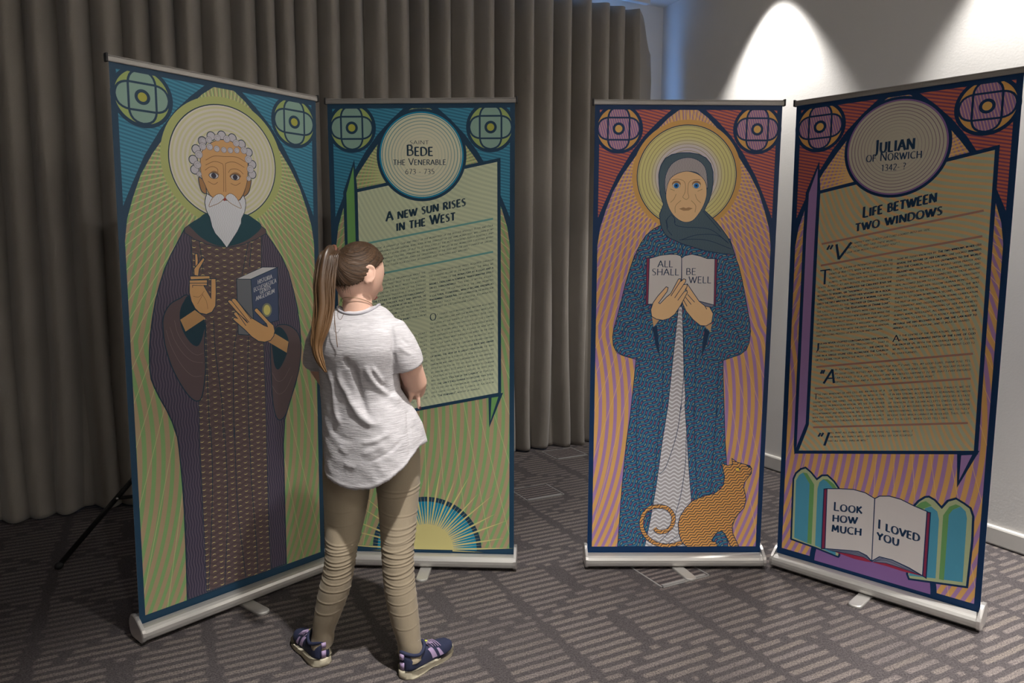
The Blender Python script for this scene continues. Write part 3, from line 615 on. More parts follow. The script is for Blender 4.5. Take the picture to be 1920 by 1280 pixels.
('T', 'b_ink', 'of works such as the beautiful illuminated', 428.5, 1141.7, 707.8, 1198.8, 8.6, 1, 0),
('T', 'b_ink', 'manuscript of the Lindisfarne Gospels.', 428.8, 1124.4, 638.0, 1167.2, 8.6, 1, 0),
('T', 'b_ink', 'f course, such insights and wisdom also need', 460.8, 1096.6, 709.8, 1149.0, 8.6, 1, 0),
('T', 'b_ink', 'constant care and the monasteries were later', 461.0, 1078.4, 709.8, 1130.5, 8.6, 1, 0),
('T', 'b_ink', 'to suffer at the hands of the Vikings. Bede lived', 427.3, 1053.2, 709.7, 1112.0, 8.6, 1, 0),
('T', 'b_ink', 'out his final years unconscious of the coming', 427.4, 1035.0, 709.7, 1093.5, 8.6, 1, 0),
('T', 'b_ink', 'ruin. Yet if terms imply that such knowledge would', 427.6, 1016.9, 709.7, 1075.0, 8.6, 1, 0),
('T', 'b_ink', 'have endured the pains. As a child of nine upon', 427.8, 998.8, 709.7, 1056.5, 8.6, 1, 0),
('T', 'b_ink', 'the Young Death went through the abbey. In the long', 428.0, 980.7, 709.6, 1038.0, 8.6, 1, 0),
('T', 'b_ink', 'nights of simple fidelity to the monastic rule', 428.2, 962.6, 709.6, 1019.5, 8.6, 1, 0),
('T', 'b_ink', 'that schooled his heart of contemplation and constant', 428.3, 944.4, 709.6, 1001.0, 8.6, 1, 0),
('T', 'b_ink', 'study of the Father. In particular *Bede was aware', 428.5, 926.3, 709.6, 982.5, 8.6, 1, 0),
('T', 'b_ink', '*of being the heir of a great tradition.* He was', 428.7, 908.2, 709.6, 964.0, 8.6, 1, 0),
('T', 'b_ink', 'not engaged in a pursuit of new discoveries, his', 428.9, 890.1, 709.5, 945.6, 8.6, 1, 0),
('T', 'b_ink', 'own work was simply the continuation of this heritage.', 429.1, 872.0, 709.5, 927.1, 8.6, 1, 0),
('T', 'b_ink', 'After his death in 735 his body lay undisturbed', 429.2, 853.8, 709.5, 908.6, 8.6, 1, 0),
('T', 'b_ink', 'at Jarrow until 1022 when it was moved to Durham', 429.4, 835.7, 709.4, 890.1, 8.6, 1, 0),
('T', 'b_ink', 'Cathedral in the eleventh century. In 1899, Bede', 429.6, 817.6, 709.4, 871.6, 8.6, 1, 0),
('T', 'b_ink', 'was declared *"Doctor of the Church"* by Pope Leo', 429.8, 799.5, 709.4, 853.1, 8.6, 1, 0),
('T', 'b_ink', 'XIII, *the only Englishman to receive this title.*', 430.0, 781.4, 709.4, 834.6, 8.6, 1, 0),
('T', 'b_ink', 'Yet to this day he is known more commonly by a title', 430.1, 763.2, 709.4, 816.1, 8.6, 1, 0),
('T', 'b_ink', 'first given to him at the Council of Aachen in', 430.3, 745.1, 709.3, 797.6, 8.6, 1, 0),
('T', 'b_ink', '836: *"The Venerable",* worthy of honour.', 430.5, 727.0, 648.0, 767.6, 8.6, 1, 0),
('T', 'b_ink', 'O', 427.4, 1072.6, 456.2, 1077.0, 29.6, 1, 0),
('T', 'b_ink', 'he main source of information about the', 176.9, 1232.6, 410.7, 1280.9, 8.6, 1, 0),
('T', 'b_ink', 'life of the saint Bede is the short and', 176.9, 1215.8, 410.9, 1264.1, 8.6, 1, 0),
('T', 'b_ink', 'humble autobiographical note, modestly added by', 135.6, 1190.5, 411.1, 1247.3, 8.6, 1, 0),
('T', 'b_ink', 'Bede at the end of the History of the English', 135.6, 1173.7, 411.3, 1230.6, 8.6, 1, 0),
('T', 'b_ink', 'Church, written even though he is often referred', 135.6, 1156.9, 411.5, 1213.8, 8.6, 1, 0),
('T', 'b_ink', 'to as *"the Father of English Historiography".', 135.6, 1140.1, 411.7, 1197.0, 8.6, 1, 0),
('T', 'b_ink', '*Monk, scholar, teacher, poet and writer, he', 135.6, 1123.3, 412.0, 1180.2, 8.6, 1, 0),
('T', 'b_ink', '*became the greatest scholar of his age.* A century', 135.6, 1106.5, 412.2, 1163.4, 8.6, 1, 0),
('T', 'b_ink', 'after the death of Saint Gregory, Notker Balbulus', 135.6, 1089.7, 412.4, 1146.6, 8.6, 1, 0),
('T', 'b_ink', 'sees Bede as *a new sun* that God has made', 135.6, 1072.9, 412.6, 1129.9, 8.6, 1, 0),
('T', 'b_ink', 'rise not in the East but in the West. The only', 135.6, 1056.1, 412.8, 1113.1, 8.6, 1, 0),
('T', 'b_ink', 'saint to be born *once upon our shores.* How can we', 135.6, 1039.3, 413.0, 1096.3, 8.6, 1, 0),
('T', 'b_ink', 'he answer lies in the long years', 163.4, 946.5, 413.3, 1017.7, 8.6, 1, 0),
('T', 'b_ink', 'of the quiet life of the twin', 163.4, 927.2, 413.3, 999.4, 8.6, 1, 0),
('T', 'b_ink', 'monasteries, where the common rule', 135.6, 899.8, 413.3, 981.2, 8.6, 1, 0),
('T', 'b_ink', 'and the founders gave him the books', 135.6, 880.4, 413.3, 962.9, 8.6, 1, 0),
('T', 'b_ink', 'and the peace to read. From a boy', 135.6, 861.0, 413.3, 944.6, 8.6, 1, 0),
('T', 'b_ink', 'he had sacred scripture read aloud,', 135.6, 841.7, 413.3, 926.3, 8.6, 1, 0),
('T', 'b_ink', 'sung and meditated upon all day.', 135.6, 822.3, 413.3, 908.0, 8.6, 1, 0),
('T', 'b_ink', 'He loved to listen and then to share', 135.6, 802.9, 413.3, 889.8, 8.6, 1, 0),
('T', 'b_ink', 'what he had learned, for his', 135.6, 783.5, 413.4, 871.5, 8.6, 1, 0),
('T', 'b_ink', 'brothers, for the young and for all those', 135.6, 764.1, 413.4, 853.2, 8.6, 1, 0),
('T', 'b_ink', 'of the people who could not read.', 135.6, 744.7, 413.4, 835.0, 8.6, 1, 0),
('T', 'b_ink', 'He lived this with humility, and', 135.6, 725.3, 413.4, 816.7, 8.6, 1, 0),
('T', 'b_ink', 'with patience, until the very last', 135.6, 705.9, 413.4, 798.4, 8.6, 1, 0),
('T', 'b_ink', 'day of his life, when he completed', 135.6, 686.6, 413.4, 780.1, 8.6, 1, 0),
('T', 'b_ink', 'his own translation and sang the', 135.6, 667.2, 413.4, 761.8, 8.6, 1, 0),
('T', 'b_ink', 'praise of the One whom he had long', 135.6, 647.8, 413.4, 743.6, 8.6, 1, 0),
('T', 'b_ink', 'desired to see, at peace with all the', 135.6, 628.4, 413.4, 725.3, 8.6, 1, 0)],
"C":[('F','j_border','0 0 800 0 800 1996 0 1996',0),
('F','j_field','21 27 21 300 21 700 21 1100 21 1357 21 1402 32 1479 54 1551 85 1634 128 1710 182 1787 252 1878 316 1943 359 1975 400 1986 441 1975 484 1943 548 1878 618 1787 672 1710 715 1634 746 1551 768 1479 779 1402 779 1357 779 1100 779 700 779 300 779 27',0),
('F','j_spandrel','21 1986 338 1986 272 1929 213 1868 159 1797 100 1700 52 1595 31 1546 21 1521',0),
('F','j_spandrel','779 1986 462 1986 528 1929 587 1868 641 1797 700 1700 748 1595 769 1546 779 1521',0),
('E','j_border',103,1897,104,104),
('E','j_crescent',103,1897,91,91),
('F','j_petal','149 1941 147 1953 143 1964 136 1974 126 1981 115 1985 103 1987 91 1985 80 1981 70 1974 63 1964 59 1953 57 1941 57 1853 59 1841 63 1830 70 1820 80 1813 91 1809 103 1807 115 1809 126 1813 136 1820 143 1830 147 1841 149 1853',0),
('F','j_petal','147 1851 159 1853 170 1857 180 1864 187 1874 191 1885 193 1897 191 1909 187 1920 180 1930 170 1937 159 1941 147 1943 59 1943 47 1941 36 1937 26 1930 19 1920 15 1909 13 1897 15 1885 19 1874 26 1864 36 1857 47 1853 59 1851',0),
('S','j_border',7.5,'149 1941 147 1953 143 1964 136 1974 126 1981 115 1985 103 1987 91 1985 80 1981 70 1974 63 1964 59 1953 57 1941 57 1853 59 1841 63 1830 70 1820 80 1813 91 1809 103 1807 115 1809 126 1813 136 1820 143 1830 147 1841 149 1853',0,1),
('S','j_border',7.5,'147 1851 159 1853 170 1857 180 1864 187 1874 191 1885 193 1897 191 1909 187 1920 180 1930 170 1937 159 1941 147 1943 59 1943 47 1941 36 1937 26 1930 19 1920 15 1909 13 1897 15 1885 19 1874 26 1864 36 1857 47 1853 59 1851',0,1),
('E','j_border',103,1897,26,26),
('E','j_eye',103,1897,15.5,15.5),
('E','j_border',697,1897,104,104),
('E','j_crescent',697,1897,91,91),
('F','j_petal','743 1941 741 1953 737 1964 730 1974 720 1981 709 1985 697 1987 685 1985 674 1981 664 1974 657 1964 653 1953 651 1941 651 1853 653 1841 657 1830 664 1820 674 1813 685 1809 697 1807 709 1809 720 1813 730 1820 737 1830 741 1841 743 1853',0),
('F','j_petal','741 1851 753 1853 764 1857 774 1864 781 1874 785 1885 787 1897 785 1909 781 1920 774 1930 764 1937 753 1941 741 1943 653 1943 641 1941 630 1937 620 1930 613 1920 609 1909 607 1897 609 1885 613 1874 620 1864 630 1857 641 1853 653 1851',0),
('S','j_border',7.5,'743 1941 741 1953 737 1964 730 1974 720 1981 709 1985 697 1987 685 1985 674 1981 664 1974 657 1964 653 1953 651 1941 651 1853 653 1841 657 1830 664 1820 674 1813 685 1809 697 1807 709 1809 720 1813 730 1820 737 1830 741 1841 743 1853',0,1),
('S','j_border',7.5,'741 1851 753 1853 764 1857 774 1864 781 1874 785 1885 787 1897 785 1909 781 1920 774 1930 764 1937 753 1941 741 1943 653 1943 641 1941 630 1937 620 1930 613 1920 609 1909 607 1897 609 1885 613 1874 620 1864 630 1857 641 1853 653 1851',0,1),
('E','j_border',697,1897,26,26),
('E','j_eye',697,1897,15.5,15.5),
('F','j_border','0 1976 800 1976 800 1996 0 1996',0),
('F','j_border','0 0 14 0 14 1996 0 1996',0),
('F','j_border','786 0 800 0 800 1996 786 1996',0),
('E','j_orange',401,1700,236,236),
('E','j_ink',401,1700,216,216),
('E','j_halo',401,1700,212,212),
('F','j_robe','332 1492 292 1489 265 1475 232 1447 210 1413 194 1380 199 1382 184 1357 164 1296 147 1234 133 1171 116 1096 101 1040 96 1002 100 964 113 938 142 920 203 901 198 823 183 642 169 522 154 317 140 27 650 27 626 440 614 556 605 691 595 824 592 897 629 910 667 923 694 945 705 977 709 1028 701 1078 684 1154 661 1254 643 1316 625 1359 600 1432',0),
('S','j_ink',3.5,'332 1492 292 1489 265 1475 232 1447 210 1413 194 1380 199 1382 184 1357 164 1296 147 1234 133 1171 116 1096 101 1040 96 1002 100 964 113 938 142 920 203 901 198 823 183 642 169 522 154 317 140 27 650 27 626 440 614 556 605 691 595 824 592 897 629 910 667 923 694 945 705 977 709 1028 701 1078 684 1154 661 1254 643 1316 625 1359 600 1432',0,1),
('F','j_gown','384 1138 378 1046 367 900 358 772 352 691 331 522 310 317 288 157 265 27 468 27 473 255 458 386 442 556 428 691 430 726 416 888 409 1015 401 1138',0),
('S','j_ink',3,'384 1138 378 1046 367 900 358 772 352 691 331 522 310 317 288 157 265 27 468 27 473 255 458 386 442 556 428 691 430 726 416 888 409 1015 401 1138',0,1),
('S','j_ink',2.5,'410 1046 418 849 415 759 411 668',1,0),
('S','j_ink',2.5,'410 691 401 590 378 488 348 400 322 372',1,0),
('S','j_ink',2.5,'439 556 440 420 425 282 405 192 377 101 335 52',1,0),
('S','j_ink',2.5,'359 27 392 59 418 80',1,0),
('S','j_ink',2.5,'190 1379 212 1339 227 1277 232 1203 226 1106',1,0),
('S','j_ink',2.5,'138 1203 172 1203 204 1172 225 1115',1,0),
('S','j_ink',2.5,'262 1122 207 1090 157 1052 139 1014 147 970',1,0),
('S','j_ink',2.5,'113 932 148 916 212 900 275 897 300 906 307 916',1,0),
('S','j_ink',2.5,'597 1359 575 1297 573 1204 576 1110',1,0),
('S','j_ink',2.5,'673 1204 629 1201 592 1179 572 1141',1,0),
('S','j_ink',2.5,'542 1116 597 1078 649 1028 664 977',1,0),
('S','j_ink',2.5,'493 913 516 900 560 897 598 900',1,0),
('S','j_ink',2.5,'391 1413 393 1364',1,0),
('S','j_ink',2.5,'318 1052 324 919 327 642',1,0),
('S','j_ink',2.5,'478 1046 468 900 474 642',1,0),
('S','j_ink',2.5,'218 894 222 642',1,0),
('S','j_ink',2.5,'573 894 574 642',1,0),
('S','j_ink',2.5,'211 691 220 386 258 31',1,0),
('S','j_ink',2.5,'319 691 304 420 282 143',1,0),
('S','j_ink',2.5,'467 691 481 488 499 268',1,0),
('S','j_ink',2.5,'572 691 565 454 559 282',1,0),
('F','j_ink','271 1043 292 1052 301 976 309 912 292 951',0),
('F','j_ink','505 1043 526 1024 516 971 494 912 497 977',0),
('F','j_cover','237 1348 251 1350 252 1144 240 1142',0),
('S','j_ink',3,'237 1348 251 1350 252 1144 240 1142',0,1),
('F','j_cover','537 1347 548 1345 548 1137 538 1143',0),
('S','j_ink',3,'537 1347 548 1345 548 1137 538 1143',0,1),
('F','j_grey','401 1147 474 1160 540 1144 538 1137 401 1138',0),
('F','j_page','250 1347 299 1361 336 1365 367 1365 386 1359 391 1349 396 1138 305 1149 249 1147',0),
('S','j_ink',3,'250 1347 299 1361 336 1365 367 1365 386 1359 391 1349 396 1138 305 1149 249 1147',0,1),
('F','j_page','391 1349 404 1359 435 1366 473 1358 504 1347 537 1347 541 1144 474 1161 399 1148',0),
('S','j_ink',3,'391 1349 404 1359 435 1366 473 1358 504 1347 537 1347 541 1144 474 1161 399 1148',0,1),
('T', 'j_ink', 'ALL', 286.7, 1309.7, 353.3, 1309.9, 27.8, 1, 0),
('T', 'j_ink', 'SHALL', 262.2, 1274.3, 381.2, 1274.7, 27.8, 1, 0),
('T', 'j_ink', 'BE', 412.3, 1276.6, 456.0, 1276.7, 27.8, 1, 0),
('T', 'j_ink', 'WELL', 425.5, 1240.6, 524.2, 1240.9, 27.8, 1, 0),
('F','j_skin2','268 1090 300 1076 277 1046',0),
('F','j_skin2','536 1062 503 1050 530 1026',0),
('F','j_skin','420 1236 428 1225 475 1160 500 1141 510 1125 501 1139 522 1135 539 1106 534 1066 510 1051 484 1053 452 1078 419 1116 402 1150 400 1167 413 1203',0),
('S','j_ink',3,'420 1236 428 1225 475 1160 500 1141 510 1125 501 1139 522 1135 539 1106 534 1066 510 1051 484 1053 452 1078 419 1116 402 1150 400 1167 413 1203',0,1),
('S','j_ink',2.8,'405 1167 422 1138',0,0),
('S','j_ink',2.8,'414 1178 440 1146',0,0),
('S','j_ink',2.8,'422 1191 455 1156',0,0),
('F','j_skin','267 1093 262 1122 271 1153 292 1184 327 1224 336 1220 332 1203 296 1153 302 1149 329 1178 348 1194 380 1258 389 1259 392 1248 403 1259 412 1256 412 1246 404 1233 419 1236 419 1224 405 1200 419 1208 421 1198 393 1141 369 1103 345 1084 317 1076 288 1081',0),
('S','j_ink',3,'267 1093 262 1122 271 1153 292 1184 327 1224 336 1220 332 1203 296 1153 302 1149 329 1178 348 1194 380 1258 389 1259 392 1248 403 1259 412 1256 412 1246 404 1233 419 1236 419 1224 405 1200 419 1208 421 1198 393 1141 369 1103 345 1084 317 1076 288 1081',0,1),
('S','j_ink',2.8,'390 1250 349 1183',0,0),
('S','j_ink',2.8,'405 1236 366 1175',0,0),
('S','j_ink',2.8,'405 1200 380 1164',0,0),
('F','j_scarf','304 1580 288 1624 282 1668 280 1706 288 1744 306 1774 333 1790 372 1798 411 1798 450 1792 481 1777 502 1753 514 1718 516 1679 512 1636 502 1597 482 1556 522 1520 558 1481 588 1442 609 1403 625 1363 551 1372 494 1381 448 1394 391 1411 334 1436 316 1450 298 1480 291 1514 288 1536',0),
('S','j_ink',3.5,'304 1580 288 1624 282 1668 280 1706 288 1744 306 1774 333 1790 372 1798 411 1798 450 1792 481 1777 502 1753 514 1718 516 1679 512 1636 502 1597 482 1556 522 1520 558 1481 588 1442 609 1403 625 1363 551 1372 494 1381 448 1394 391 1411 334 1436 316 1450 298 1480 291 1514 288 1536',0,1),
('F','j_cap','311 1629 307 1668 311 1706 329 1744 356 1766 390 1777 423 1776 457 1761 480 1734 490 1690 492 1646 477 1679 448 1712 408 1720 369 1714 336 1695 321 1668 315 1632',1),
('S','j_ink',2.5,'311 1629 307 1668 311 1706 329 1744 356 1766 390 1777 423 1776 457 1761 480 1734 490 1690 492 1646 477 1679 448 1712 408 1720 369 1714 336 1695 321 1668 315 1632',1,1),
('F','j_skin','408 1720 369 1714 336 1695 321 1668 314 1629 317 1596 332 1558 353 1530 379 1511 405 1504 432 1511 454 1534 475 1569 488 1608 489 1646 480 1679 453 1706',1),
('S','j_ink',2,'408 1720 369 1714 336 1695 321 1668 314 1629 317 1596 332 1558 353 1530 379 1511 405 1504 432 1511 454 1534 475 1569 488 1608 489 1646 480 1679 453 1706',1,1),
('S','j_skinline',1.8,'337 1684 365 1687 390 1678 397 1657 395 1630 387 1612 394 1605 402 1601 411 1607 413 1614 408 1630 408 1657 411 1672 426 1684 460 1686',1,0),
('S','j_skinline',1.8,'379 1597 357 1574 356 1544',1,0),
('S','j_skinline',1.8,'424 1597 444 1575 442 1547',1,0),
('S','j_skinline',1.8,'358 1624 348 1602 334 1588',1,0),
('S','j_skinline',1.8,'440 1624 449 1602 466 1587',1,0),
('S','j_skinline',1.8,'332 1646 350 1638',1,0),
('S','j_skinline',1.8,'450 1636 470 1645',1,0),
('E','j_lid',357.2,1665.6,19,15),
('E','j_skinline',357.2,1659.6,18,12.5),
('E','j_page',357.2,1659.6,17,11.5),
('E','j_blue',357.2,1659.6,11,11),
('E','j_pupil',357.2,1659.6,4.5,4.5),
('E','j_lid',443.9,1665.9,19,15),
('E','j_skinline',443.9,1659.9,18,12.5),
('E','j_page',443.9,1659.9,17,11.5),
('E','j_blue',443.9,1659.9,11,11),
('E','j_pupil',443.9,1659.9,4.5,4.5),
('F','j_lip','373 1561 391 1568 402 1564 414 1568 431 1563 414 1554 392 1553',0),
('S','j_skinline',1.2,'373 1561 391 1561 403 1560 414 1562 431 1563',1,0),
('S','j_ink',2.5,'317 1514 324 1475 345 1447',1,0),
('S','j_ink',2.5,'336 1533 321 1514 326 1480',1,0),
('S','j_ink',2.5,'354 1516 360 1492 400 1483 456 1481 519 1470 588 1420',1,0),
('S','j_ink',2.5,'390 1430 457 1450 542 1448 594 1414',1,0),
('S','j_ink',2.5,'379 1428 447 1431 515 1423 607 1389',1,0),
('S','j_ink',2.5,'476 1553 517 1509 558 1464',1,0),
('S','j_ink',2.5,'336 1539 353 1522 357 1503',1,0),
('S','j_ink',21,'446 52 413 39 366 32 318 41 277 70 253 108 247 150 260 189 287 213 323 220 360 213 388 185 394 150 380 115 350 98 323 101 308 115',1,0),
('S','j_cat',16,'446 52 413 39 366 32 318 41 277 70 253 108 247 150 260 189 287 213 323 220 360 213 388 185 394 150 380 115 350 98 323 101 308 115',1,0),
('F','j_cat','651 446 676 428 717 417 734 412 743 399 742 375 729 358 714 334 710 310 720 275 724 248 716 213 690 181 675 157 666 122 671 87 690 51 701 27 664 25 649 58 634 87 620 101 600 97 581 73 574 55 595 48 603 27 461 25 436 48 422 87 416 136 425 175 448 213 480 248 526 268 576 281 602 300 617 324 621 358 611 399 606 423 634 413 655 419',0),
('S','j_ink',3.5,'651 446 676 428 717 417 734 412 743 399 742 375 729 358 714 334 710 310 720 275 724 248 716 213 690 181 675 157 666 122 671 87 690 51 701 27 664 25 649 58 634 87 620 101 600 97 581 73 574 55 595 48 603 27 461 25 436 48 422 87 416 136 425 175 448 213 480 248 526 268 576 281 602 300 617 324 621 358 611 399 606 423 634 413 655 419',0,1),
('E','j_ink',681.0,394.6,14,9),
('E','j_cateye',681.0,394.6,12,7),
('E','j_ink',687.6,396.7,3.5,4),
('F','j_ink','719 414 734 413 738 402 727 405',1),
('S','j_ink',2,'742 386 730 375 722 377',1,0)],
"D":[('F','j_border','0 0 800 0 800 1996 0 1996',0),
('F','j_field','21 27 21 300 21 700 21 1100 21 1357 21 1402 32 1479 54 1551 85 1634 128 1710 182 1787 252 1878 316 1943 359 1975 400 1986 441 1975 484 1943 548 1878 618 1787 672 1710 715 1634 746 1551 768 1479 779 1402 779 1357 779 1100 779 700 779 300 779 27',0),
('F','j_spandrel','21 1986 338 1986 272 1929 213 1868 159 1797 100 1700 52 1595 31 1546 21 1521',0),
('F','j_spandrel','779 1986 462 1986 528 1929 587 1868 641 1797 700 1700 748 1595 769 1546 779 1521',0),
('E','j_border',103,1897,104,104),
('E','j_crescent',103,1897,91,91),
('F','j_petal','149 1941 147 1953 143 1964 136 1974 126 1981 115 1985 103 1987 91 1985 80 1981 70 1974 63 1964 59 1953 57 1941 57 1853 59 1841 63 1830 70 1820 80 1813 91 1809 103 1807 115 1809 126 1813 136 1820 143 1830 147 1841 149 1853',0),
('F','j_petal','147 1851 159 1853 170 1857 180 1864 187 1874 191 1885 193 1897 191 1909 187 1920 180 1930 170 1937 159 1941 147 1943 59 1943 47 1941 36 1937 26 1930 19 1920 15 1909 13 1897 15 1885 19 1874 26 1864 36 1857 47 1853 59 1851',0),
('S','j_border',7.5,'149 1941 147 1953 143 1964 136 1974 126 1981 115 1985 103 1987 91 1985 80 1981 70 1974 63 1964 59 1953 57 1941 57 1853 59 1841 63 1830 70 1820 80 1813 91 1809 103 1807 115 1809 126 1813 136 1820 143 1830 147 1841 149 1853',0,1),
('S','j_border',7.5,'147 1851 159 1853 170 1857 180 1864 187 1874 191 1885 193 1897 191 1909 187 1920 180 1930 170 1937 159 1941 147 1943 59 1943 47 1941 36 1937 26 1930 19 1920 15 1909 13 1897 15 1885 19 1874 26 1864 36 1857 47 1853 59 1851',0,1),
('E','j_border',103,1897,26,26),
('E','j_eye',103,1897,15.5,15.5),
('E','j_border',697,1897,104,104),
('E','j_crescent',697,1897,91,91),
('F','j_petal','743 1941 741 1953 737 1964 730 1974 720 1981 709 1985 697 1987 685 1985 674 1981 664 1974 657 1964 653 1953 651 1941 651 1853 653 1841 657 1830 664 1820 674 1813 685 1809 697 1807 709 1809 720 1813 730 1820 737 1830 741 1841 743 1853',0),
('F','j_petal','741 1851 753 1853 764 1857 774 1864 781 1874 785 1885 787 1897 785 1909 781 1920 774 1930 764 1937 753 1941 741 1943 653 1943 641 1941 630 1937 620 1930 613 1920 609 1909 607 1897 609 1885 613 1874 620 1864 630 1857 641 1853 653 1851',0),
('S','j_border',7.5,'743 1941 741 1953 737 1964 730 1974 720 1981 709 1985 697 1987 685 1985 674 1981 664 1974 657 1964 653 1953 651 1941 651 1853 653 1841 657 1830 664 1820 674 1813 685 1809 697 1807 709 1809 720 1813 730 1820 737 1830 741 1841 743 1853',0,1),
('S','j_border',7.5,'741 1851 753 1853 764 1857 774 1864 781 1874 785 1885 787 1897 785 1909 781 1920 774 1930 764 1937 753 1941 741 1943 653 1943 641 1941 630 1937 620 1930 613 1920 609 1909 607 1897 609 1885 613 1874 620 1864 630 1857 641 1853 653 1851',0,1),
('E','j_border',697,1897,26,26),
('E','j_eye',697,1897,15.5,15.5),
('F','j_border','0 1976 800 1976 800 1996 0 1996',0),
('F','j_border','0 0 14 0 14 1996 0 1996',0),
('F','j_border','786 0 800 0 800 1996 786 1996',0),
('F','j_fold','105 1742 63 1627 60 1450 61 521 62 490 110 624 110 1449 111 1627',0),
('S','j_border',14,'105 1742 63 1627 60 1450 61 521 62 490 110 624 110 1449 111 1627',0,1),
('F','j_fold','692 606 696 486 746 620',0),
('S','j_border',14,'692 606 696 486 746 620',0,1),
('F','j_panel','111 1627 738 1748 746 621 68 489 102 595 110 624 110 1449',0),
('S','j_border',14,'111 1627 738 1748 746 621 68 489 102 595 110 624 110 1449',0,1),
('E','j_border',401,1782,193,193),
('E','j_purple',401,1782,182,182),
('E','j_ring',401,1782,177,177),
('T', 'j_ink', 'Julian', 323.3, 1767.3, 467.7, 1770.7, 50.3, 1.3, 0),
('T', 'j_ink', 'of Norwich', 293.7, 1735.8, 495.1, 1734.1, 33.1, 1, 0),
('T', 'j_ink', '1342- ?', 353.4, 1694.7, 441.4, 1695.9, 24.0, 1, 0),
('T', 'j_ink', 'Life between', 292.8, 1515.4, 555.0, 1565.9, 41.2, 1.6, 0),
('T', 'j_ink', 'two windows', 266.4, 1459.6, 577.6, 1516.8, 37.7, 1.6, 0),
('S','j_rule',8,'134 1410 711 1525',0,0),
('S','j_rule',8,'135 1319 713 1432',0,0),
('S','j_rule',8,'137 882 712 996',0,0),
('S','j_rule',8,'135 787 711 901',0,0),
('S','j_rule',8,'136 614 713 730',0,0),
('T', 'j_ink', 'happily and gladly our Lord looked into his side,', 264.5, 1409.2, 540.8, 1458.7, 8.6, 1, 1),
('T', 'j_ink', 'e', 241.7, 1405.2, 246.8, 1406.4, 8.6, 1, 1),
('T', 'j_ink', 'r', 248.0, 1406.4, 253.1, 1406.9, 8.6, 1, 1),
('T', 'j_ink', 'y', 254.3, 1407.5, 259.4, 1408.0, 8.6, 1, 1),
('T', 'j_ink', 'and gazed, and said these words:', 236.0, 1388.7, 424.4, 1420.2, 8.6, 1, 1),
('T', 'j_ink', '"Look how much I have loved you"."', 227.1, 1368.1, 434.2, 1407.0, 8.6, 1, 1),
('T', 'j_ink', '"V', 140.0, 1338.0, 237.9, 1350.9, 62.1, 1.1, 1),
('T', 'j_ink', 'he life of Julian of Norwich hinges on the', 171.4, 1296.8, 415.5, 1341.4, 8.6, 1, 0),
('T', 'j_ink', 'events of May 1373, when she would have been 30', 171.7, 1279.6, 415.6, 1324.3, 8.6, 1, 0),
('T', 'j_ink', 'years of age. Stricken with a very serious', 172.1, 1262.4, 415.7, 1307.2, 8.6, 1, 0),
('T', 'j_ink', 'illness, after three days she seemed close to', 172.4, 1245.2, 415.8, 1290.1, 8.6, 1, 0),
('T', 'j_ink', 'death. A priest at her bedside presented a crucifix', 126.5, 1219.5, 415.9, 1273.0, 8.6, 1, 0),
('T', 'j_ink', 'to her, and *as she contemplated the Crucified Jesus she', 126.8, 1202.3, 416.0, 1255.9, 8.6, 1, 0),
('T', 'j_ink', '*received 16 visions, or "showings".* Although she was', 127.2, 1185.1, 416.1, 1238.8, 8.6, 1, 0),
('T', 'j_ink', '*"unlettered", she recorded her visions in a book,', 127.6, 1167.9, 416.2, 1221.7, 8.6, 1, 0),
('T', 'j_ink', '*likely the first written in English by a woman,* for which', 128.0, 1150.6, 416.2, 1204.6, 8.6, 1, 0),
('T', 'j_ink', 'she is regarded as the *"mother of English prose".*', 128.4, 1133.4, 416.3, 1187.4, 8.6, 1, 0),
('T', 'j_ink', 'She called the book *"The Revelations of Divine Love".*', 128.8, 1116.2, 416.4, 1170.3, 8.6, 1, 0),
('T', 'j_ink', 'However, for Julian these events were only the point', 129.2, 1099.0, 416.5, 1153.2, 8.6, 1, 0),
('T', 'j_ink', 'of departure for an entirely new journey. For while the', 129.5, 1081.8, 416.6, 1136.1, 8.6, 1, 0),
('T', 'j_ink', 'word revelation might suggest to us a moment of light', 129.9, 1064.6, 416.7, 1119.0, 8.6, 1, 0),
('T', 'j_ink', 'or inspiration which brings a brilliant and unique', 130.3, 1047.4, 416.8, 1101.9, 8.6, 1, 0),
('T', 'j_ink', 'clarity, for Julian they were the entry into a gradual', 130.7, 1030.2, 416.9, 1084.8, 8.6, 1, 0),
('T', 'j_ink', 'and unfolding process of revelation and growth.', 131.1, 1013.0, 394.1, 1063.3, 8.6, 1, 0),
('T', 'j_ink', 'T', 132.3, 1237.3, 175.8, 1244.1, 59.4, 1, 0),
('T', 'j_ink', 'name we today know her by. *The two windows in her cell', 431.8, 1343.4, 712.9, 1399.5, 8.6, 1, 0),
('T', 'j_ink', '*reveal the nature of her calling:* one looked *inwards', 431.8, 1326.2, 713.0, 1382.2, 8.6, 1, 0),
('T', 'j_ink', '*into the Church,* the other *outwards to the world', 431.9, 1309.0, 713.2, 1364.8, 8.6, 1, 0),
('T', 'j_ink', '*around her,* from which she would offer prayer and', 431.9, 1291.8, 713.3, 1347.5, 8.6, 1, 0),
('T', 'j_ink', 'counsel to her visitors. A life of continual praise and', 432.0, 1274.6, 713.4, 1330.2, 8.6, 1, 0),
('T', 'j_ink', 'study, yet still intimately connected to those around', 432.0, 1257.4, 713.5, 1312.9, 8.6, 1, 0),
('T', 'j_ink', 'her, allowed Julian to develop a refined sensitivity', 432.0, 1240.2, 713.6, 1295.6, 8.6, 1, 0),
('T', 'j_ink', 'both to God and her fellow human beings. Some', 432.1, 1223.0, 713.8, 1278.2, 8.6, 1, 0),
('T', 'j_ink', 'fifteen years after receiving her showings, she was', 432.1, 1205.8, 713.9, 1260.9, 8.6, 1, 0),
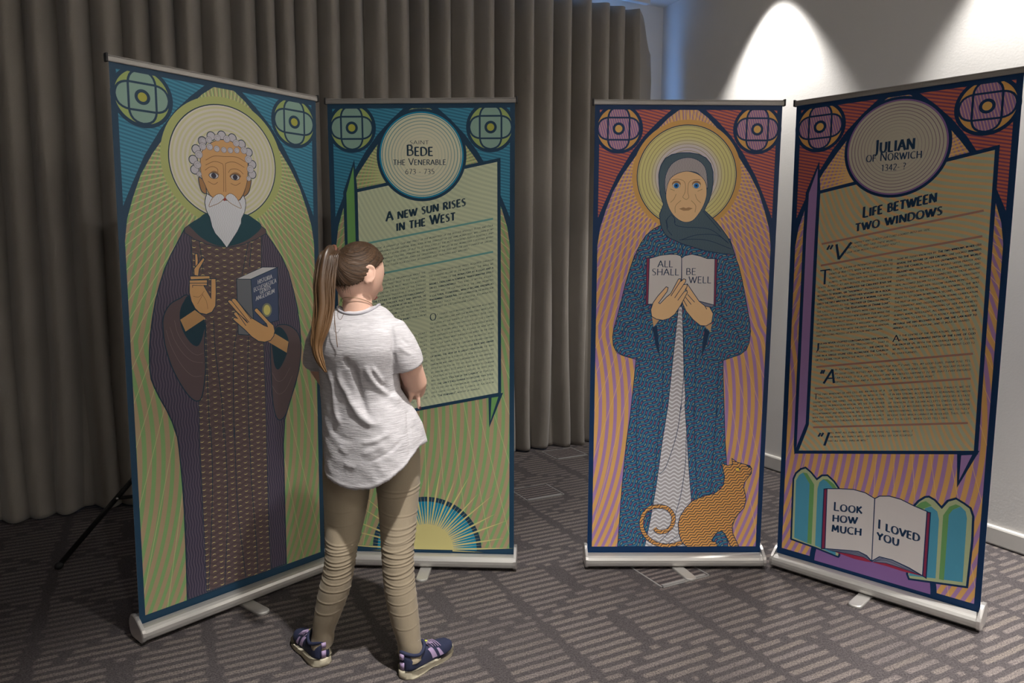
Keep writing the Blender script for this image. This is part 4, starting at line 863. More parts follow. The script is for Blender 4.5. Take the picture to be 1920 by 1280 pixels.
('T', 'j_ink', 'ready to set down in writing a second, longer version.', 432.1, 1188.5, 714.0, 1243.6, 8.6, 1, 0),
('T', 'j_ink', 'The fruit of her long contemplation, seeking clarification,', 432.2, 1171.3, 714.2, 1226.2, 8.6, 1, 0),
('T', 'j_ink', 'discernment and deeper understanding. By this', 432.2, 1154.1, 714.3, 1208.9, 8.6, 1, 0),
('T', 'j_ink', 'point we see the full flowering of her awareness:', 432.2, 1136.9, 714.4, 1191.6, 8.6, 1, 0),
('T', 'j_ink', 'always warm, intelligent, all-embracing, deeply humble', 432.3, 1119.7, 714.5, 1174.3, 8.6, 1, 0),
('T', 'j_ink', 'and down-to-earth. She is keenly aware that *the', 432.3, 1102.5, 714.6, 1156.9, 8.6, 1, 0),
('T', 'j_ink', '*message she has received is not one she can keep to', 432.4, 1085.3, 714.8, 1139.6, 8.6, 1, 0),
('T', 'j_ink', '*herself;* it is for everyone, and it must be shared.', 432.4, 1068.1, 695.1, 1118.5, 8.6, 1, 0),
('T', 'j_ink', '*ulian never stopped contemplating her visions,*', 147.1, 980.9, 417.9, 1030.5, 8.6, 1, 0),
('T', 'j_ink', 'embracing the life of an "Anchoress" - that is', 147.0, 963.3, 417.9, 1013.5, 8.6, 1, 0),
('T', 'j_ink', 'a young Christian hermit or recluse - *she chose to', 132.8, 943.0, 418.0, 996.6, 8.6, 1, 0),
('T', 'j_ink', '*live in a single stone cell alongside the Church', 132.7, 925.3, 418.0, 979.6, 8.6, 1, 0),
('T', 'j_ink', '*of St Julian,* from which she most likely took the', 132.7, 907.6, 418.0, 962.6, 8.6, 1, 0),
('T', 'j_ink', 'J', 133.9, 956.6, 144.4, 959.0, 28.3, 1.8, 0),
('T', 'j_ink', 't the centre of the revelations, above all else,', 456.6, 1040.0, 714.6, 1087.3, 8.6, 1, 0),
('T', 'j_ink', '*is the unfathomable depth of the love of God', 456.9, 1022.4, 714.7, 1069.7, 8.6, 1, 0),
('T', 'j_ink', '*for each of us.* With the encouragement of Julian,', 434.7, 1000.8, 714.8, 1052.1, 8.6, 1, 0),
('T', 'j_ink', 'we must allow our faulty conceptions about God to', 435.0, 983.2, 714.8, 1034.5, 8.6, 1, 0),
('T', 'j_ink', 'be overturned.', 435.2, 965.6, 524.7, 982.0, 8.6, 1, 0),
('T', 'j_ink', 'A', 433.5, 1016.9, 457.7, 1021.7, 25.6, 1, 0),
('T', 'j_ink', 're you well pleased that I suffered for you?" I said, "Yes, my good Lord, thank you. Yes,', 214.9, 875.2, 706.5, 965.5, 8.6, 1, 1),
('T', 'j_ink', 'my good Lord, blessed may you be!" Then Jesus, our kind Lord, said, "If you are pleased,', 215.3, 857.4, 707.2, 948.6, 8.6, 1, 1),
('T', 'j_ink', 'I am pleased. It is a joy, a delight and an endless happiness to me that I ever endured', 215.8, 839.7, 708.0, 931.7, 8.6, 1, 1),
('T', 'j_ink', 'suffering for you; and if I could suffer more, I would suffer more".', 216.2, 821.9, 590.5, 892.5, 8.6, 1, 1),
('T', 'j_ink', '"A', 144.5, 809.9, 215.6, 821.9, 58.1, 1.1, 1),
('T', 'j_ink', 'he two windows of her cell are an image of a', 151.4, 759.1, 416.4, 812.8, 8.6, 1, 0),
('T', 'j_ink', 'uniquely Julian perspective in which the', 151.4, 742.1, 416.6, 795.8, 8.6, 1, 0),
('T', 'j_ink', 'divine on the one hand, the human on the other,', 131.4, 721.1, 416.9, 778.7, 8.6, 1, 0),
('T', 'j_ink', 'are united in binocular vision. We see this in her', 131.4, 704.1, 417.1, 761.7, 8.6, 1, 0),
('T', 'j_ink', 'life of divine contemplation and human', 131.3, 687.0, 417.4, 744.7, 8.6, 1, 0),
('T', 'j_ink', 'accompaniment and intercession. We see it also in the', 131.3, 670.0, 417.6, 727.7, 8.6, 1, 0),
('T', 'j_ink', 'way the divine revelation she received is only', 131.3, 653.0, 417.9, 710.6, 8.6, 1, 0),
('T', 'j_ink', 'gradually unfolded through a very human process', 131.3, 636.0, 418.1, 693.6, 8.6, 1, 0),
('T', 'j_ink', 'T', 131.5, 737.3, 152.1, 741.7, 24.3, 1, 0),
('T', 'j_ink', 'of exploration and questioning. Finally, we see', 431.4, 814.8, 711.8, 867.3, 8.6, 1, 0),
('T', 'j_ink', 'it in her strong acceptance of remaining between', 431.5, 797.6, 712.3, 850.4, 8.6, 1, 0),
('T', 'j_ink', 'the two windows, even when this involves a state', 431.5, 780.4, 712.8, 833.4, 8.6, 1, 0),
('T', 'j_ink', 'of tension. For Julian accepts dwelling in the', 431.6, 763.2, 713.3, 816.5, 8.6, 1, 0),
('T', 'j_ink', 'presence of mysteries beyond the limits of human', 431.7, 746.0, 713.7, 799.6, 8.6, 1, 0),
('T', 'j_ink', 'understanding, rather than attempting to fully', 431.8, 728.8, 714.2, 782.7, 8.6, 1, 0),
('T', 'j_ink', 'resolve that which cannot be resolved. Thus, she is', 431.8, 711.6, 714.7, 765.7, 8.6, 1, 0),
('T', 'j_ink', 'able to accept, when God tells her:', 431.9, 694.4, 647.2, 735.7, 8.6, 1, 0),
('T', 'j_ink', 'will make all things well, I shall make all things well, I', 203.1, 597.8, 526.0, 662.3, 8.6, 1, 1),
('T', 'j_ink', 'can make all things well; and you shall see for yourself', 201.2, 579.3, 527.0, 645.4, 8.6, 1, 1),
('T', 'j_ink', 'that all things shall be well".', 199.3, 560.9, 363.6, 594.7, 8.6, 1, 1),
('T', 'j_ink', '"I', 143.5, 532.4, 198.7, 545.2, 55.4, 1.3, 1),
('F','j_border','652 14 651 34 649 53 645 73 640 92 633 110 625 128 615 146 604 162 592 178 578 192 564 206 548 218 532 229 514 239 496 247 478 254 459 259 439 263 420 265 400 266 380 265 361 263 341 259 322 254 304 247 286 239 268 229 252 218 236 206 222 192 208 178 196 162 185 146 175 128 167 110 160 92 155 73 151 53 149 34 148 14',0),
('F','j_purple','630 14 629 32 627 50 624 68 619 85 612 102 605 118 596 134 586 149 575 163 563 177 549 189 535 200 520 210 504 219 488 226 471 233 454 238 436 241 418 243 400 244 382 243 364 241 346 238 329 233 312 226 296 219 280 210 265 200 251 189 237 177 225 163 214 149 204 134 195 118 188 102 181 85 176 68 173 50 171 32 170 14',0),
('F','j_frame','62 81 60 363 70 392 91 416 112 427 138 410 163 385 184 407 208 413 237 392 260 363 275 68 270 60 176 72',0),
('S','j_border',8,'62 81 60 363 70 392 91 416 112 427 138 410 163 385 184 407 208 413 237 392 260 363 275 68 270 60 176 72',0,1),
('F','j_frame','549 360 565 386 587 408 601 413 622 404 647 380 666 412 693 428 721 415 743 402 754 372 757 276 752 86 550 52 542 70 540 212',0),
('S','j_border',8,'549 360 565 386 587 408 601 413 622 404 647 380 666 412 693 428 721 415 743 402 754 372 757 276 752 86 550 52 542 70 540 212',0,1),
('F','j_sky','76 92 72 358 85 387 102 402 133 357 136 83',0),
('F','j_reveal','102 402 120 403 153 358 154 83 136 84 133 357',0),
('F','j_sky','170 83 168 343 175 374 190 391 206 385 238 356 260 64',0),
('F','j_reveal','190 391 209 395 237 380 252 359 238 356 206 385',0),
('F','j_sky','590 362 610 375 633 360 641 329 644 86 549 66',0),
('F','j_reveal','554 358 574 382 591 392 612 379 596 367 582 357',0),
('F','j_sky','673 357 685 380 711 400 728 385 734 360 736 101 673 90',0),
('F','j_reveal','654 349 673 390 694 405 711 401 685 380 673 357 673 88 656 87',0),
('F','j_red','245 80 319 100 372 98 407 79 386 75 334 72',0),
('F','j_red','407 79 449 94 505 97 598 80 524 77 462 80',0),
('F','j_grey','213 81 306 101 358 112 391 101 406 82 372 91 306 87 246 79',0),
('S','j_border',2.5,'213 81 306 101 358 112 391 101 406 82 372 91 306 87 246 79',0,1),
('F','j_grey','406 82 435 112 498 116 598 82 523 89 462 92',0),
('S','j_border',2.5,'406 82 435 112 498 116 598 82 523 89 462 92',0,1),
('F','j_cover','196 348 209 353 213 81 198 76',0),
('S','j_border',4,'196 348 209 353 213 81 198 76',0,1),
('F','j_cover','598 349 610 349 611 76 598 82',0),
('S','j_border',4,'598 349 610 349 611 76 598 82',0,1),
('F','j_page','209 353 265 366 318 375 364 372 403 356 406 84 385 102 352 110 306 101 213 81',0),
('S','j_border',4,'209 353 265 366 318 375 364 372 403 356 406 84 385 102 352 110 306 101 213 81',0,1),
('F','j_page','403 356 421 371 458 380 501 377 549 362 598 351 598 82 547 100 485 113 435 112 406 84',0),
('S','j_border',4,'403 356 421 371 458 380 501 377 549 362 598 351 598 82 547 100 485 113 435 112 406 84',0,1),
('S','j_border',1.5,'228 79 319 98 372 102 404 83',1,0),
('S','j_border',1.5,'245 80 333 95 385 95 405 81',1,0),
('S','j_border',1.5,'418 89 460 113 523 103 596 81',1,0),
('S','j_border',1.5,'415 86 461 104 523 94 598 81',1,0),
('T', 'j_ink', 'Look', 241.0, 263.8, 355.7, 279.2, 36.7, 1.5, 0),
('T', 'j_ink', 'how', 238.7, 213.1, 340.1, 229.1, 36.7, 1.5, 0),
('T', 'j_ink', 'much', 236.9, 166.8, 358.9, 182.5, 38.1, 1.5, 0),
('T', 'j_ink', 'I loved', 421.1, 232.8, 578.4, 219.3, 38.1, 1.5, 0),
('T', 'j_ink', 'you', 420.6, 184.5, 504.8, 179.0, 38.1, 1.5, 0)]}
# ================================================================= PRINTED INKS AND PATTERNS
GB, GJ = 1.35, 1.5
def ic(rgb, g): return tuple(min(0.9, q * g * k) for q, k in zip(L(rgb), (0.93, 1.0, 1.15)))
def ink(name, rgb, g=None):
    g = g or (GB if name[0] == 'b' else GJ)
    mat(name, ic(rgb, g), rough=0.5, spec=0.25)
def pat(name, fn): mat(name, rough=0.5, spec=0.25, fn=fn)
def mm(b): return b.x * 1000.0, b.z * 1000.0
def hyp(a, c): return (a * a + c * c).pw(0.5)
def field(c1, c2, cr):
    def f(b):
        u, v = mm(b)
        d = v.mn(1050.0) - 660.0
        k = 1.0 - (v - 1000.0).mx(0.0) * 0.00075
        ph = ((u - 400.0 + d * d * (1 / 2750.0)) / k) / 33.5
        s = ph.fr(); s = (s - 0.5).ab().sm(0.245, 0.215)
        base = b.mix(s, c1, c2)
        du, dv = u - 398.0, v - 1702.0
        r = hyp(du, dv); a = du.op('ARCTAN2', dv)
        n = 108.0
        w = ((r - 230.0) * (-1 / 120.0)).op('EXPONENT') * 5.0 + 1.9
        m = (((a * (n / (2 * PI)) + 0.5).fr() - 0.5).ab() * r * (2 * PI / n)).lt(w * 0.5)
        return b.mix(m, base, cr)
    return f
def stripes(c1, c2, ku, kv, per, duty=0.5, wav=0, wl=1.0):
    def f(b):
        u, v = mm(b); ph = (u * ku + v * kv)
        if wav: ph = ph + ((u * kv - v * ku) * (2 * PI / wl)).sin() * wav
        return b.mix(((ph / per).fr() - 0.5).ab().lt(duty / 2), c1, c2)
    return f
def ringpat(cu, cv, per, c1, c2, duty, fade=None, inner=None):
    def f(b):
        u, v = mm(b); r = hyp(u - cu, v - cv)
        m = ((r / per).fr() - 0.5).ab().lt(duty / 2)
        if fade: m = m * r.sm(fade[0], fade[1])
        base = c1
        if inner: base = b.mix(r.sm(inner[1], inner[2]), inner[0], c1)
        return b.mix(m, base, c2)
    return f
# teal and green family
ink('b_border', (28, 54, 70)); ink('b_ink', (24, 50, 62)); ink('b_crescent', (140, 152, 85)); ink('b_petal', (122, 146, 126)); ink('b_eye', (152, 148, 60))
ink('b_ray', (158, 160, 96)); ink('b_curl', (180, 172, 168)); ink('b_curlline', (118, 110, 108)); ink('b_gold', (205, 190, 115)); ink('b_sleeve', (84, 69, 67)); ink('b_dark', (24, 50, 58)); ink('b_crease', (112, 94, 90))
ink('b_skin', (192, 145, 92)); ink('b_skin2', (170, 128, 82)); ink('b_skin3', (150, 108, 66)); ink('b_skinline', (128, 92, 56)); ink('b_bookside', (98, 98, 98)); ink('b_page', (185, 180, 172)); ink('b_cover', (62, 72, 92)); ink('b_glow', (196, 182, 100)); ink('b_glow2', (118, 118, 92))
ink('b_collar', (22, 60, 66)); ink('b_lid', (135, 95, 60)); ink('b_pupil', (52, 48, 58)); ink('b_lip', (140, 50, 48)); ink('b_teal', (22, 118, 140)); ink('b_sun', (190, 176, 112)); ink('b_fold', (98, 140, 76)); ink('b_rule', (98, 146, 134))
pat('b_field', field(ic((158, 134, 100), GB), ic((120, 150, 92), GB), ic((174, 174, 116), GB)))
pat('b_spandrel', stripes(ic((58, 122, 138), GB), ic((44, 98, 114), GB), 0.22, 1.0, 13.0))
pat('b_halo', ringpat(394, 1705, 16.0, ic((198, 188, 168), GB), ic((190, 182, 138), GB), 0.5))
pat('b_robe', stripes(ic((84, 74, 82), GB), ic((60, 54, 66), GB), 1.0, 0.0, 10.5, 0.5, 2.2, 62.0))
pat('b_brown', lambda b: (lambda u, v: b.mix((((v + (u * (2 * PI / 58)).op('COSINE') * 6.0) / 24.0 + 0.5).fr() - 0.5).ab().lt(0.17), ic((90, 73, 69), GB), ic((79, 65, 62), GB)))(*mm(b)))
pat('b_beard', stripes(ic((206, 202, 196), GB), ic((178, 174, 168), GB), 1.0, 0.0, 7.0, 0.24, 1.8, 22.0))
pat('b_panel', lambda b: (lambda u, v: b.mix((((u * 0.62 + v * 0.78 + ((u * 0.8 - v * 0.6) * (1 / 130.0)).sin() * 60.0) / 20.0).fr() - 0.5).ab().lt(0.25), ic((182, 184, 146), 1.35), ic((170, 174, 138), 1.35)))(*mm(b)))
pat('b_ring', ringpat(401, 1782, 13.5, ic((198, 190, 156), GB), ic((72, 128, 122), GB), 0.28, (40, 200)))
# purple and orange family
ink('j_border', (10, 40, 70)); ink('j_ink', (20, 46, 70)); ink('j_crescent', (190, 140, 72)); ink('j_eye', (196, 152, 82)); ink('j_orange', (190, 142, 76))
ink('j_cover', (118, 40, 62)); ink('j_grey', (112, 112, 122)); ink('j_page', (190, 180, 168)); ink('j_skin', (212, 170, 120)); ink('j_skin2', (182, 142, 98)); ink('j_skinline', (138, 100, 62)); ink('j_lid', (140, 98, 62)); ink('j_blue', (26, 104, 160)); ink('j_pupil', (20, 30, 50)); ink('j_lip', (160, 118, 78)); ink('j_cateye', (206, 168, 62))
ink('j_purple', (122, 88, 130)); ink('j_fold', (142, 110, 146)); ink('j_rule', (150, 108, 90)); ink('j_frame', (156, 162, 118)); ink('j_sky', (70, 132, 146)); ink('j_reveal', (94, 136, 78)); ink('j_red', (142, 40, 58))
pat('j_field', field(ic((194, 146, 82), GJ), ic((150, 112, 146), GJ), ic((206, 164, 104), GJ)))
pat('j_spandrel', stripes(ic((178, 92, 64), GJ), ic((112, 60, 80), GJ), 0.26, 1.0, 13.0, 0.45))
pat('j_petal', stripes(ic((134, 98, 132), GJ), ic((190, 146, 120), GJ), 1.0, 0.28, 10.0, 0.3))
pat('j_halo', ringpat(401, 1700, 14.3, ic((194, 182, 116), GJ), ic((146, 128, 88), GJ), 0.16, None, (ic((192, 178, 172), GJ), 118, 165)))
def jrobe(b):
    u, v = mm(b); a = u * 0.74 + v * 0.67; c = v * 0.74 - u * 0.67
    p = (c + (a * (2 * PI / 84)).sin() * 10.0) / 20.0; f = p.fr()
    s = (f - 0.30).ab().lt(0.19); d = (f - 0.80).ab().lt(0.11)
    t = (a / 34.0 + p.fl() * 0.31).fr()
    dc = b.mix(t.lt(0.34), ic((20, 60, 90), GJ), ic((146, 78, 84), GJ)); dc = b.mix((t - 0.68).ab().lt(0.17), dc, ic((138, 138, 102), GJ))
    o = b.mix(s, ic((18, 58, 90), GJ), ic((56, 106, 126), GJ)); return b.mix(d, o, dc)
pat('j_robe', jrobe)
pat('j_gown', lambda b: (lambda u, v: b.mix((((v + (u * (2 * PI / 40)).sin() * 5.5) / 18.0).fr() - 0.5).ab().lt(0.2), ic((158, 150, 144), GJ), ic((202, 196, 188), GJ)))(*mm(b)))
pat('j_cat', stripes(ic((196, 140, 74), GJ), ic((70, 58, 52), GJ), -0.42, 0.91, 13.5, 0.34, 4.2, 34.0))
pat('j_scarf', stripes(ic((72, 88, 92), GJ), ic((54, 70, 78), GJ), 1.0, 0.0, 6.0, 0.4, 1.2, 20.0))
pat('j_cap', stripes(ic((162, 150, 142), GJ), ic((122, 112, 110), GJ), 1.0, 0.0, 7.0, 0.3, 1.8, 24.0))
pat('j_panel', lambda b: (lambda u, v: b.mix((((u * 0.66 + v * 0.75 + ((u * 0.8 - v * 0.6) * (1 / 140.0)).sin() * 85.0) / 25.0).fr() - 0.5).ab().lt(0.23), ic((152, 154, 122), 1.6), ic((184, 146, 98), 1.6)))(*mm(b)))
pat('j_ring', ringpat(401, 1782, 12.2, ic((172, 162, 138), GJ), ic((104, 76, 92), GJ), 0.2, (20, 190)))
ink('print_back', (205, 205, 205), 1.0)

# ================================================================= LETTERING: broad-nib capitals, 10 units high
GLY = {}
def gl(ch, w, s): GLY[ch] = (w, [(p[0] == '~', [tuple(map(float, q.split(','))) for q in p.lstrip('~').split()]) for p in s.split('|')] if s else [])
gl(' ', 3.2, '')
gl('A', 8.2, '0.3,0 4.1,10|4.1,10 7.9,0|1.7,3.6 6.5,3.6'); gl('B', 6.6, '1,0 1,10|~1,10 3.6,9.9 5,9 5.1,7 4,5.5 1,5.3|~1,5.3 4,5.2 5.8,4.2 6,2.2 4.8,0.5 1,0')
gl('C', 8, '~7.5,9 6,9.9 3.6,9.7 1.4,8 0.7,5 1.4,2 3.6,0.3 6,0.1 7.6,1'); gl('D', 8.4, '1,0 1,10|~1,10 4,9.9 6.8,8.4 7.8,5 6.8,1.6 4,0.1 1,0')
gl('E', 6, '1,0 1,10|1,10 5.5,10|1,5.2 5,5.2|1,0 5.7,0'); gl('F', 5.6, '1,0 1,10|1,10 5.4,10|1,5 4.8,5'); gl('G', 8.6, '~7.6,9 6,9.9 3.6,9.7 1.4,8 0.7,5 1.4,2 3.6,0.3 6,0.1 7.7,0.8|7.7,0.6 7.7,4.6|5.6,4.6 7.7,4.6')
gl('H', 8.2, '1,0 1,10|7.2,0 7.2,10|1,5.2 7.2,5.2'); gl('I', 2.8, '1.4,0 1.4,10'); gl('J', 3.6, '~2.4,10 2.4,4 2.3,0 1.4,-1.8 0.2,-2.4'); gl('K', 6.8, '1,0 1,10|1,4.8 6,10|2.2,5.6 6.8,0')
gl('L', 5.6, '1,0 1,10|1,0 5.5,0'); gl('M', 9.6, '1.2,0 1.8,10|1.8,10 4.8,2.4|4.8,2.4 7.8,10|7.8,10 8.6,0'); gl('N', 8.4, '1,0 1,10|1,10 7.4,0|7.4,0 7.4,10')
gl('O', 9.2, '~4.6,10 2,9.1 0.7,5 2,0.9 4.6,0 7.2,0.9 8.5,5 7.2,9.1 4.6,10'); gl('P', 6.2, '1,0 1,10|~1,10 4,9.9 5.5,8.8 5.5,6.4 4,5 1,4.7'); gl('Q', 9.2, '~4.6,10 2,9.1 0.7,5 2,0.9 4.6,0 7.2,0.9 8.5,5 7.2,9.1 4.6,10|5,1 8.8,-1.8')
gl('R', 6.8, '1,0 1,10|~1,10 4,9.9 5.5,8.8 5.5,6.6 4,5.3 1,5|3,5 6.7,0'); gl('S', 6, '~5.2,9.2 3.6,10 1.6,9.4 1,7.6 2,6 4.2,4.6 5.2,2.8 4.4,0.7 2.6,0 0.8,0.8'); gl('T', 7, '3.5,0 3.5,10|0.3,10 6.7,10')
gl('U', 8, '~1,10 1,4 1.4,1.6 2.6,0.3 4,0 5.4,0.3 6.6,1.6 7,4 7,10'); gl('V', 7.8, '0.2,10 3.9,0|3.9,0 7.6,10'); gl('W', 11.4, '0.2,10 3.3,0|3.3,0 5.7,9.4|5.7,9.4 8.2,0|8.2,0 11.2,10'); gl('X', 7, '0.4,10 6.8,0|0.4,0 6.6,10'); gl('Y', 7, '0.2,10 3.5,5|3.5,5 6.8,10|3.5,5 3.5,0'); gl('Z', 6.8, '0.6,10 6.2,10|6.2,10 0.5,0|0.5,0 6.4,0')
gl('0', 6.4, '~3.2,10 1.4,8.4 0.8,5 1.4,1.6 3.2,0 5,1.6 5.6,5 5,8.4 3.2,10'); gl('1', 4.4, '2.4,0 2.4,10|1,8.6 2.4,10'); gl('2', 6, '~0.8,8.4 2,9.8 4,9.8 5.1,8.2 4.6,6 2.6,3 0.6,0|0.6,0 5.6,0'); gl('3', 6, '~0.9,9 2.6,10 4.4,9.4 4.9,7.6 4,5.9 2.2,5.3|~2.2,5.3 4.4,4.7 5.3,2.8 4.5,0.8 2.6,0 0.7,0.7'); gl('4', 6.4, '4.4,0 4.4,10|4.4,10 0.6,3|0.6,3 6,3')
gl('5', 6, '5,10 1.6,10|1.6,10 1.4,5.6|~1.4,5.6 3.4,6 5,4.6 5.1,2.2 3.6,0.3 0.8,0.3'); gl('6', 6.2, '~4.8,10 2.6,8 1.2,5 1,2.6 2,0.4 3.4,0 5,1.2 5.3,3.2 4.4,5.2 2.8,5.6 1.3,4.4'); gl('7', 5.8, '0.6,10 5.4,10|5.4,10 2,0'); gl('8', 6.2, '~3.1,10 1.4,9 1.4,6.8 3.1,5.4 5,3.8 5.1,1.4 3.1,0 1.1,1.4 1.2,3.8 3.1,5.4 4.8,6.8 4.8,9 3.1,10'); gl('9', 6.2, '~1.4,0 3.6,2 5,5 5.2,7.4 4.2,9.6 2.8,10 1.2,8.8 0.9,6.8 1.8,4.8 3.4,4.4 4.9,5.6')
gl('.', 2.6, '1,0 1,1.2'); gl(',', 2.6, '1.6,1.2 0.8,-1.6'); gl(':', 2.6, '1.2,0 1.2,1.2|1.2,5 1.2,6.2'); gl(';', 2.6, '1.6,1.2 0.8,-1.6|1.4,5 1.4,6.2'); gl('-', 4, '0.6,3.8 3.4,3.8'); gl("'", 2, '1.3,10 0.8,7.6'); gl('"', 3.6, '1.2,10 0.7,7.4|2.8,10 2.3,7.4'); gl('?', 5, '~0.8,9 2.2,10 4,9.2 4.2,7.2 2.6,5.2 2.2,3|2.2,0 2.2,1.2'); gl('!', 2.6, '1.3,10 1.3,3|1.3,0 1.3,1.2')
for ch, (w, ss) in list(GLY.items()): GLY[ch] = (w, [(sm, (crom(q, 3) if sm else np.array(q))) for sm, q in ss])
class Art:
    def __init__(s): s.V, s.F, s.M, s.mats, s.z = [], [], [], [], 0
    def m(s, name):
        if name not in s.mats: s.mats.append(name)
        return s.mats.index(name)
    def put(s, pts, faces, name):
        n = len(s.V); y = -0.0004 - 1.3e-5 * s.z; k = s.m(name)
        s.V += [(p[0] * .001, y, p[1] * .001) for p in pts]; s.F += [tuple(i + n for i in f) for f in faces]; s.M += [k] * len(faces)
    def fill(s, name, P):
        P = [tuple(p) for p in P]; Q = [P[0]]
        for p in P[1:]:
            if abs(p[0] - Q[-1][0]) + abs(p[1] - Q[-1][1]) > 0.05: Q.append(p)
        tri = tessellate_polygon([[Vector((p[0], p[1], 0)) for p in Q]])
        out = []
        for t in tri:
            a, b, c = (Q[i] for i in t)
            out.append(t if (b[0] - a[0]) * (c[1] - a[1]) - (c[0] - a[0]) * (b[1] - a[1]) > 0 else t[::-1])
        s.z += 1; s.put(Q, out, name)
    def stroke(s, name, w, P, closed=False):
        P = np.asarray(P, float); keep = [0] + [i for i in range(1, len(P)) if np.abs(P[i] - P[i - 1]).sum() > 0.05]; P = P[keep]
        if closed and np.abs(P[0] - P[-1]).sum() < 0.05: P = P[:-1]
        n = len(P); L_, R_ = [], []
        for i in range(n):
            a = P[(i - 1) % n] if closed or i else 2 * P[0] - P[1]; c = P[(i + 1) % n] if closed or i < n - 1 else 2 * P[-1] - P[-2]
            d0 = P[i] - a; d1 = c - P[i]; d0 = d0 / np.hypot(*d0); d1 = d1 / np.hypot(*d1)
            n0 = np.array((-d0[1], d0[0])); n1 = np.array((-d1[1], d1[0])); mt = n0 + n1; q = np.hypot(*mt)
            mt = n0 if q < 0.2 else mt / q; k = min(2.2, 1 / max(0.3, mt @ n0)); L_.append(P[i] + mt * w / 2 * k); R_.append(P[i] - mt * w / 2 * k)
        m = n if closed else n - 1
        s.z += 1; s.put(L_ + R_, [(i, n + i, n + (i + 1) % n, (i + 1) % n) for i in range(m)], name)
    def ellipse(s, name, u, v, rx, ry):
        k = 72 if rx > 60 else (40 if rx > 20 else 20); s.z += 1
        s.put([(u + rx * math.cos(2 * PI * i / k), v + ry * math.sin(2 * PI * i / k)) for i in range(k)], [tuple(range(k))], name)
    def glyphs(s, name, text, u0, v0, u1, v1, h, wt, it):
        bold = False; seq = []; x = 0.0
        for ch in text:
            if ch == '*': bold = not bold; continue
            sc = 0.78 if ch.islower() else 1.0; w, ss = GLY.get(ch.upper(), GLY['-']); seq.append((x, sc, ss, bold)); x += w * sc + 1.0
        if not seq: return
        span = max(1.0, u1 - u0); sx = span / max(0.1, x - 1.0); sy = h / 10.0; sl = (v1 - v0) / span; V, F = [], []
        for x0, sc, ss, bd in seq:
            k = wt * (1.6 if bd else 1.0)
            for smooth, q in ss:
                pts = np.array([((x0 + a * sc + (it * 0.22 * c * sc)) * sx, c * sc * sy) for a, c in q])
                for i in range(len(pts) - 1):
                    d = pts[i + 1] - pts[i]; ln = np.hypot(*d)
                    if ln < 1e-6: continue
                    d = d / ln; ang = math.atan2(d[1], d[0]); w = h * k * (0.060 + 0.085 * abs(math.sin(ang - 0.35 if ang < 0 else ang + 0.35)))
                    nn = np.array((-d[1], d[0])) * w / 2; e = d * (0 if smooth else w * 0.1); b = len(V)
                    for p in (pts[i] - e - nn, pts[i + 1] + e - nn, pts[i + 1] + e + nn, pts[i] - e + nn): V.append((u0 + p[0], v0 + p[1] + p[0] * sl))
                    F.append((b, b + 1, b + 2, b + 3))
        s.put(V, F, name)
    def crescents(s, name, poly):
        s.z += 1
        for c in range(30):
            u = 0 + c * 29.0
            for r in range(92):
                v = 30 + r * 24.0 + (12 if c % 2 else 0); ins = False; j = len(poly) - 1
                for i in range(len(poly)):
                    (xi, yi), (xj, yj) = poly[i], poly[j]
                    if (yi > v) != (yj > v) and u < (xj - xi) * (v - yi) / (yj - yi) + xi: ins = not ins
                    j = i
                if not ins: continue
                sg = -1 if c % 2 else 1; a = np.linspace(0.35, PI - 0.35, 7)
                o = [(u + 8.5 * math.cos(t), v + sg * (7.5 * math.sin(t) - 3)) for t in a]; q = [(u + 8.2 * math.cos(t), v + sg * (4.2 * math.sin(t) - 1.9)) for t in a[1:-1]]
                P = o + q[::-1]; n = len(P); f = [(0, 1, 11)] + [(i, i + 1, 11 - i, 12 - i) for i in range(1, 5)] + [(5, 6, 7)]
                f = [(0, 1, 11), (1, 2, 10, 11), (2, 3, 9, 10), (3, 4, 8, 9), (4, 5, 7, 8), (5, 6, 7)]
                s.put(P, f if sg < 0 else [t for t in f], name)
def pts(t):
    v = [float(q) for q in t.split()]; return list(zip(v[::2], v[1::2]))
def paint(key):
    a = Art(); last = ''
    for o in ART[key]:
        k = o[0]
        if k == 'F': a.fill(o[1], crom(pts(o[2]), 5, True) if o[3] else pts(o[2]))
        elif k == 'S': a.stroke(o[1], o[2], crom(pts(o[3]), 5, bool(o[5])) if o[4] else pts(o[3]), bool(o[5]))
        elif k == 'E': a.ellipse(*o[1:])
        elif k == 'C': a.crescents(o[1], pts(o[2]))
        elif k == 'T':
            if last != 'T': a.z += 1
            a.glyphs(*o[1:])
        last = k
    return a

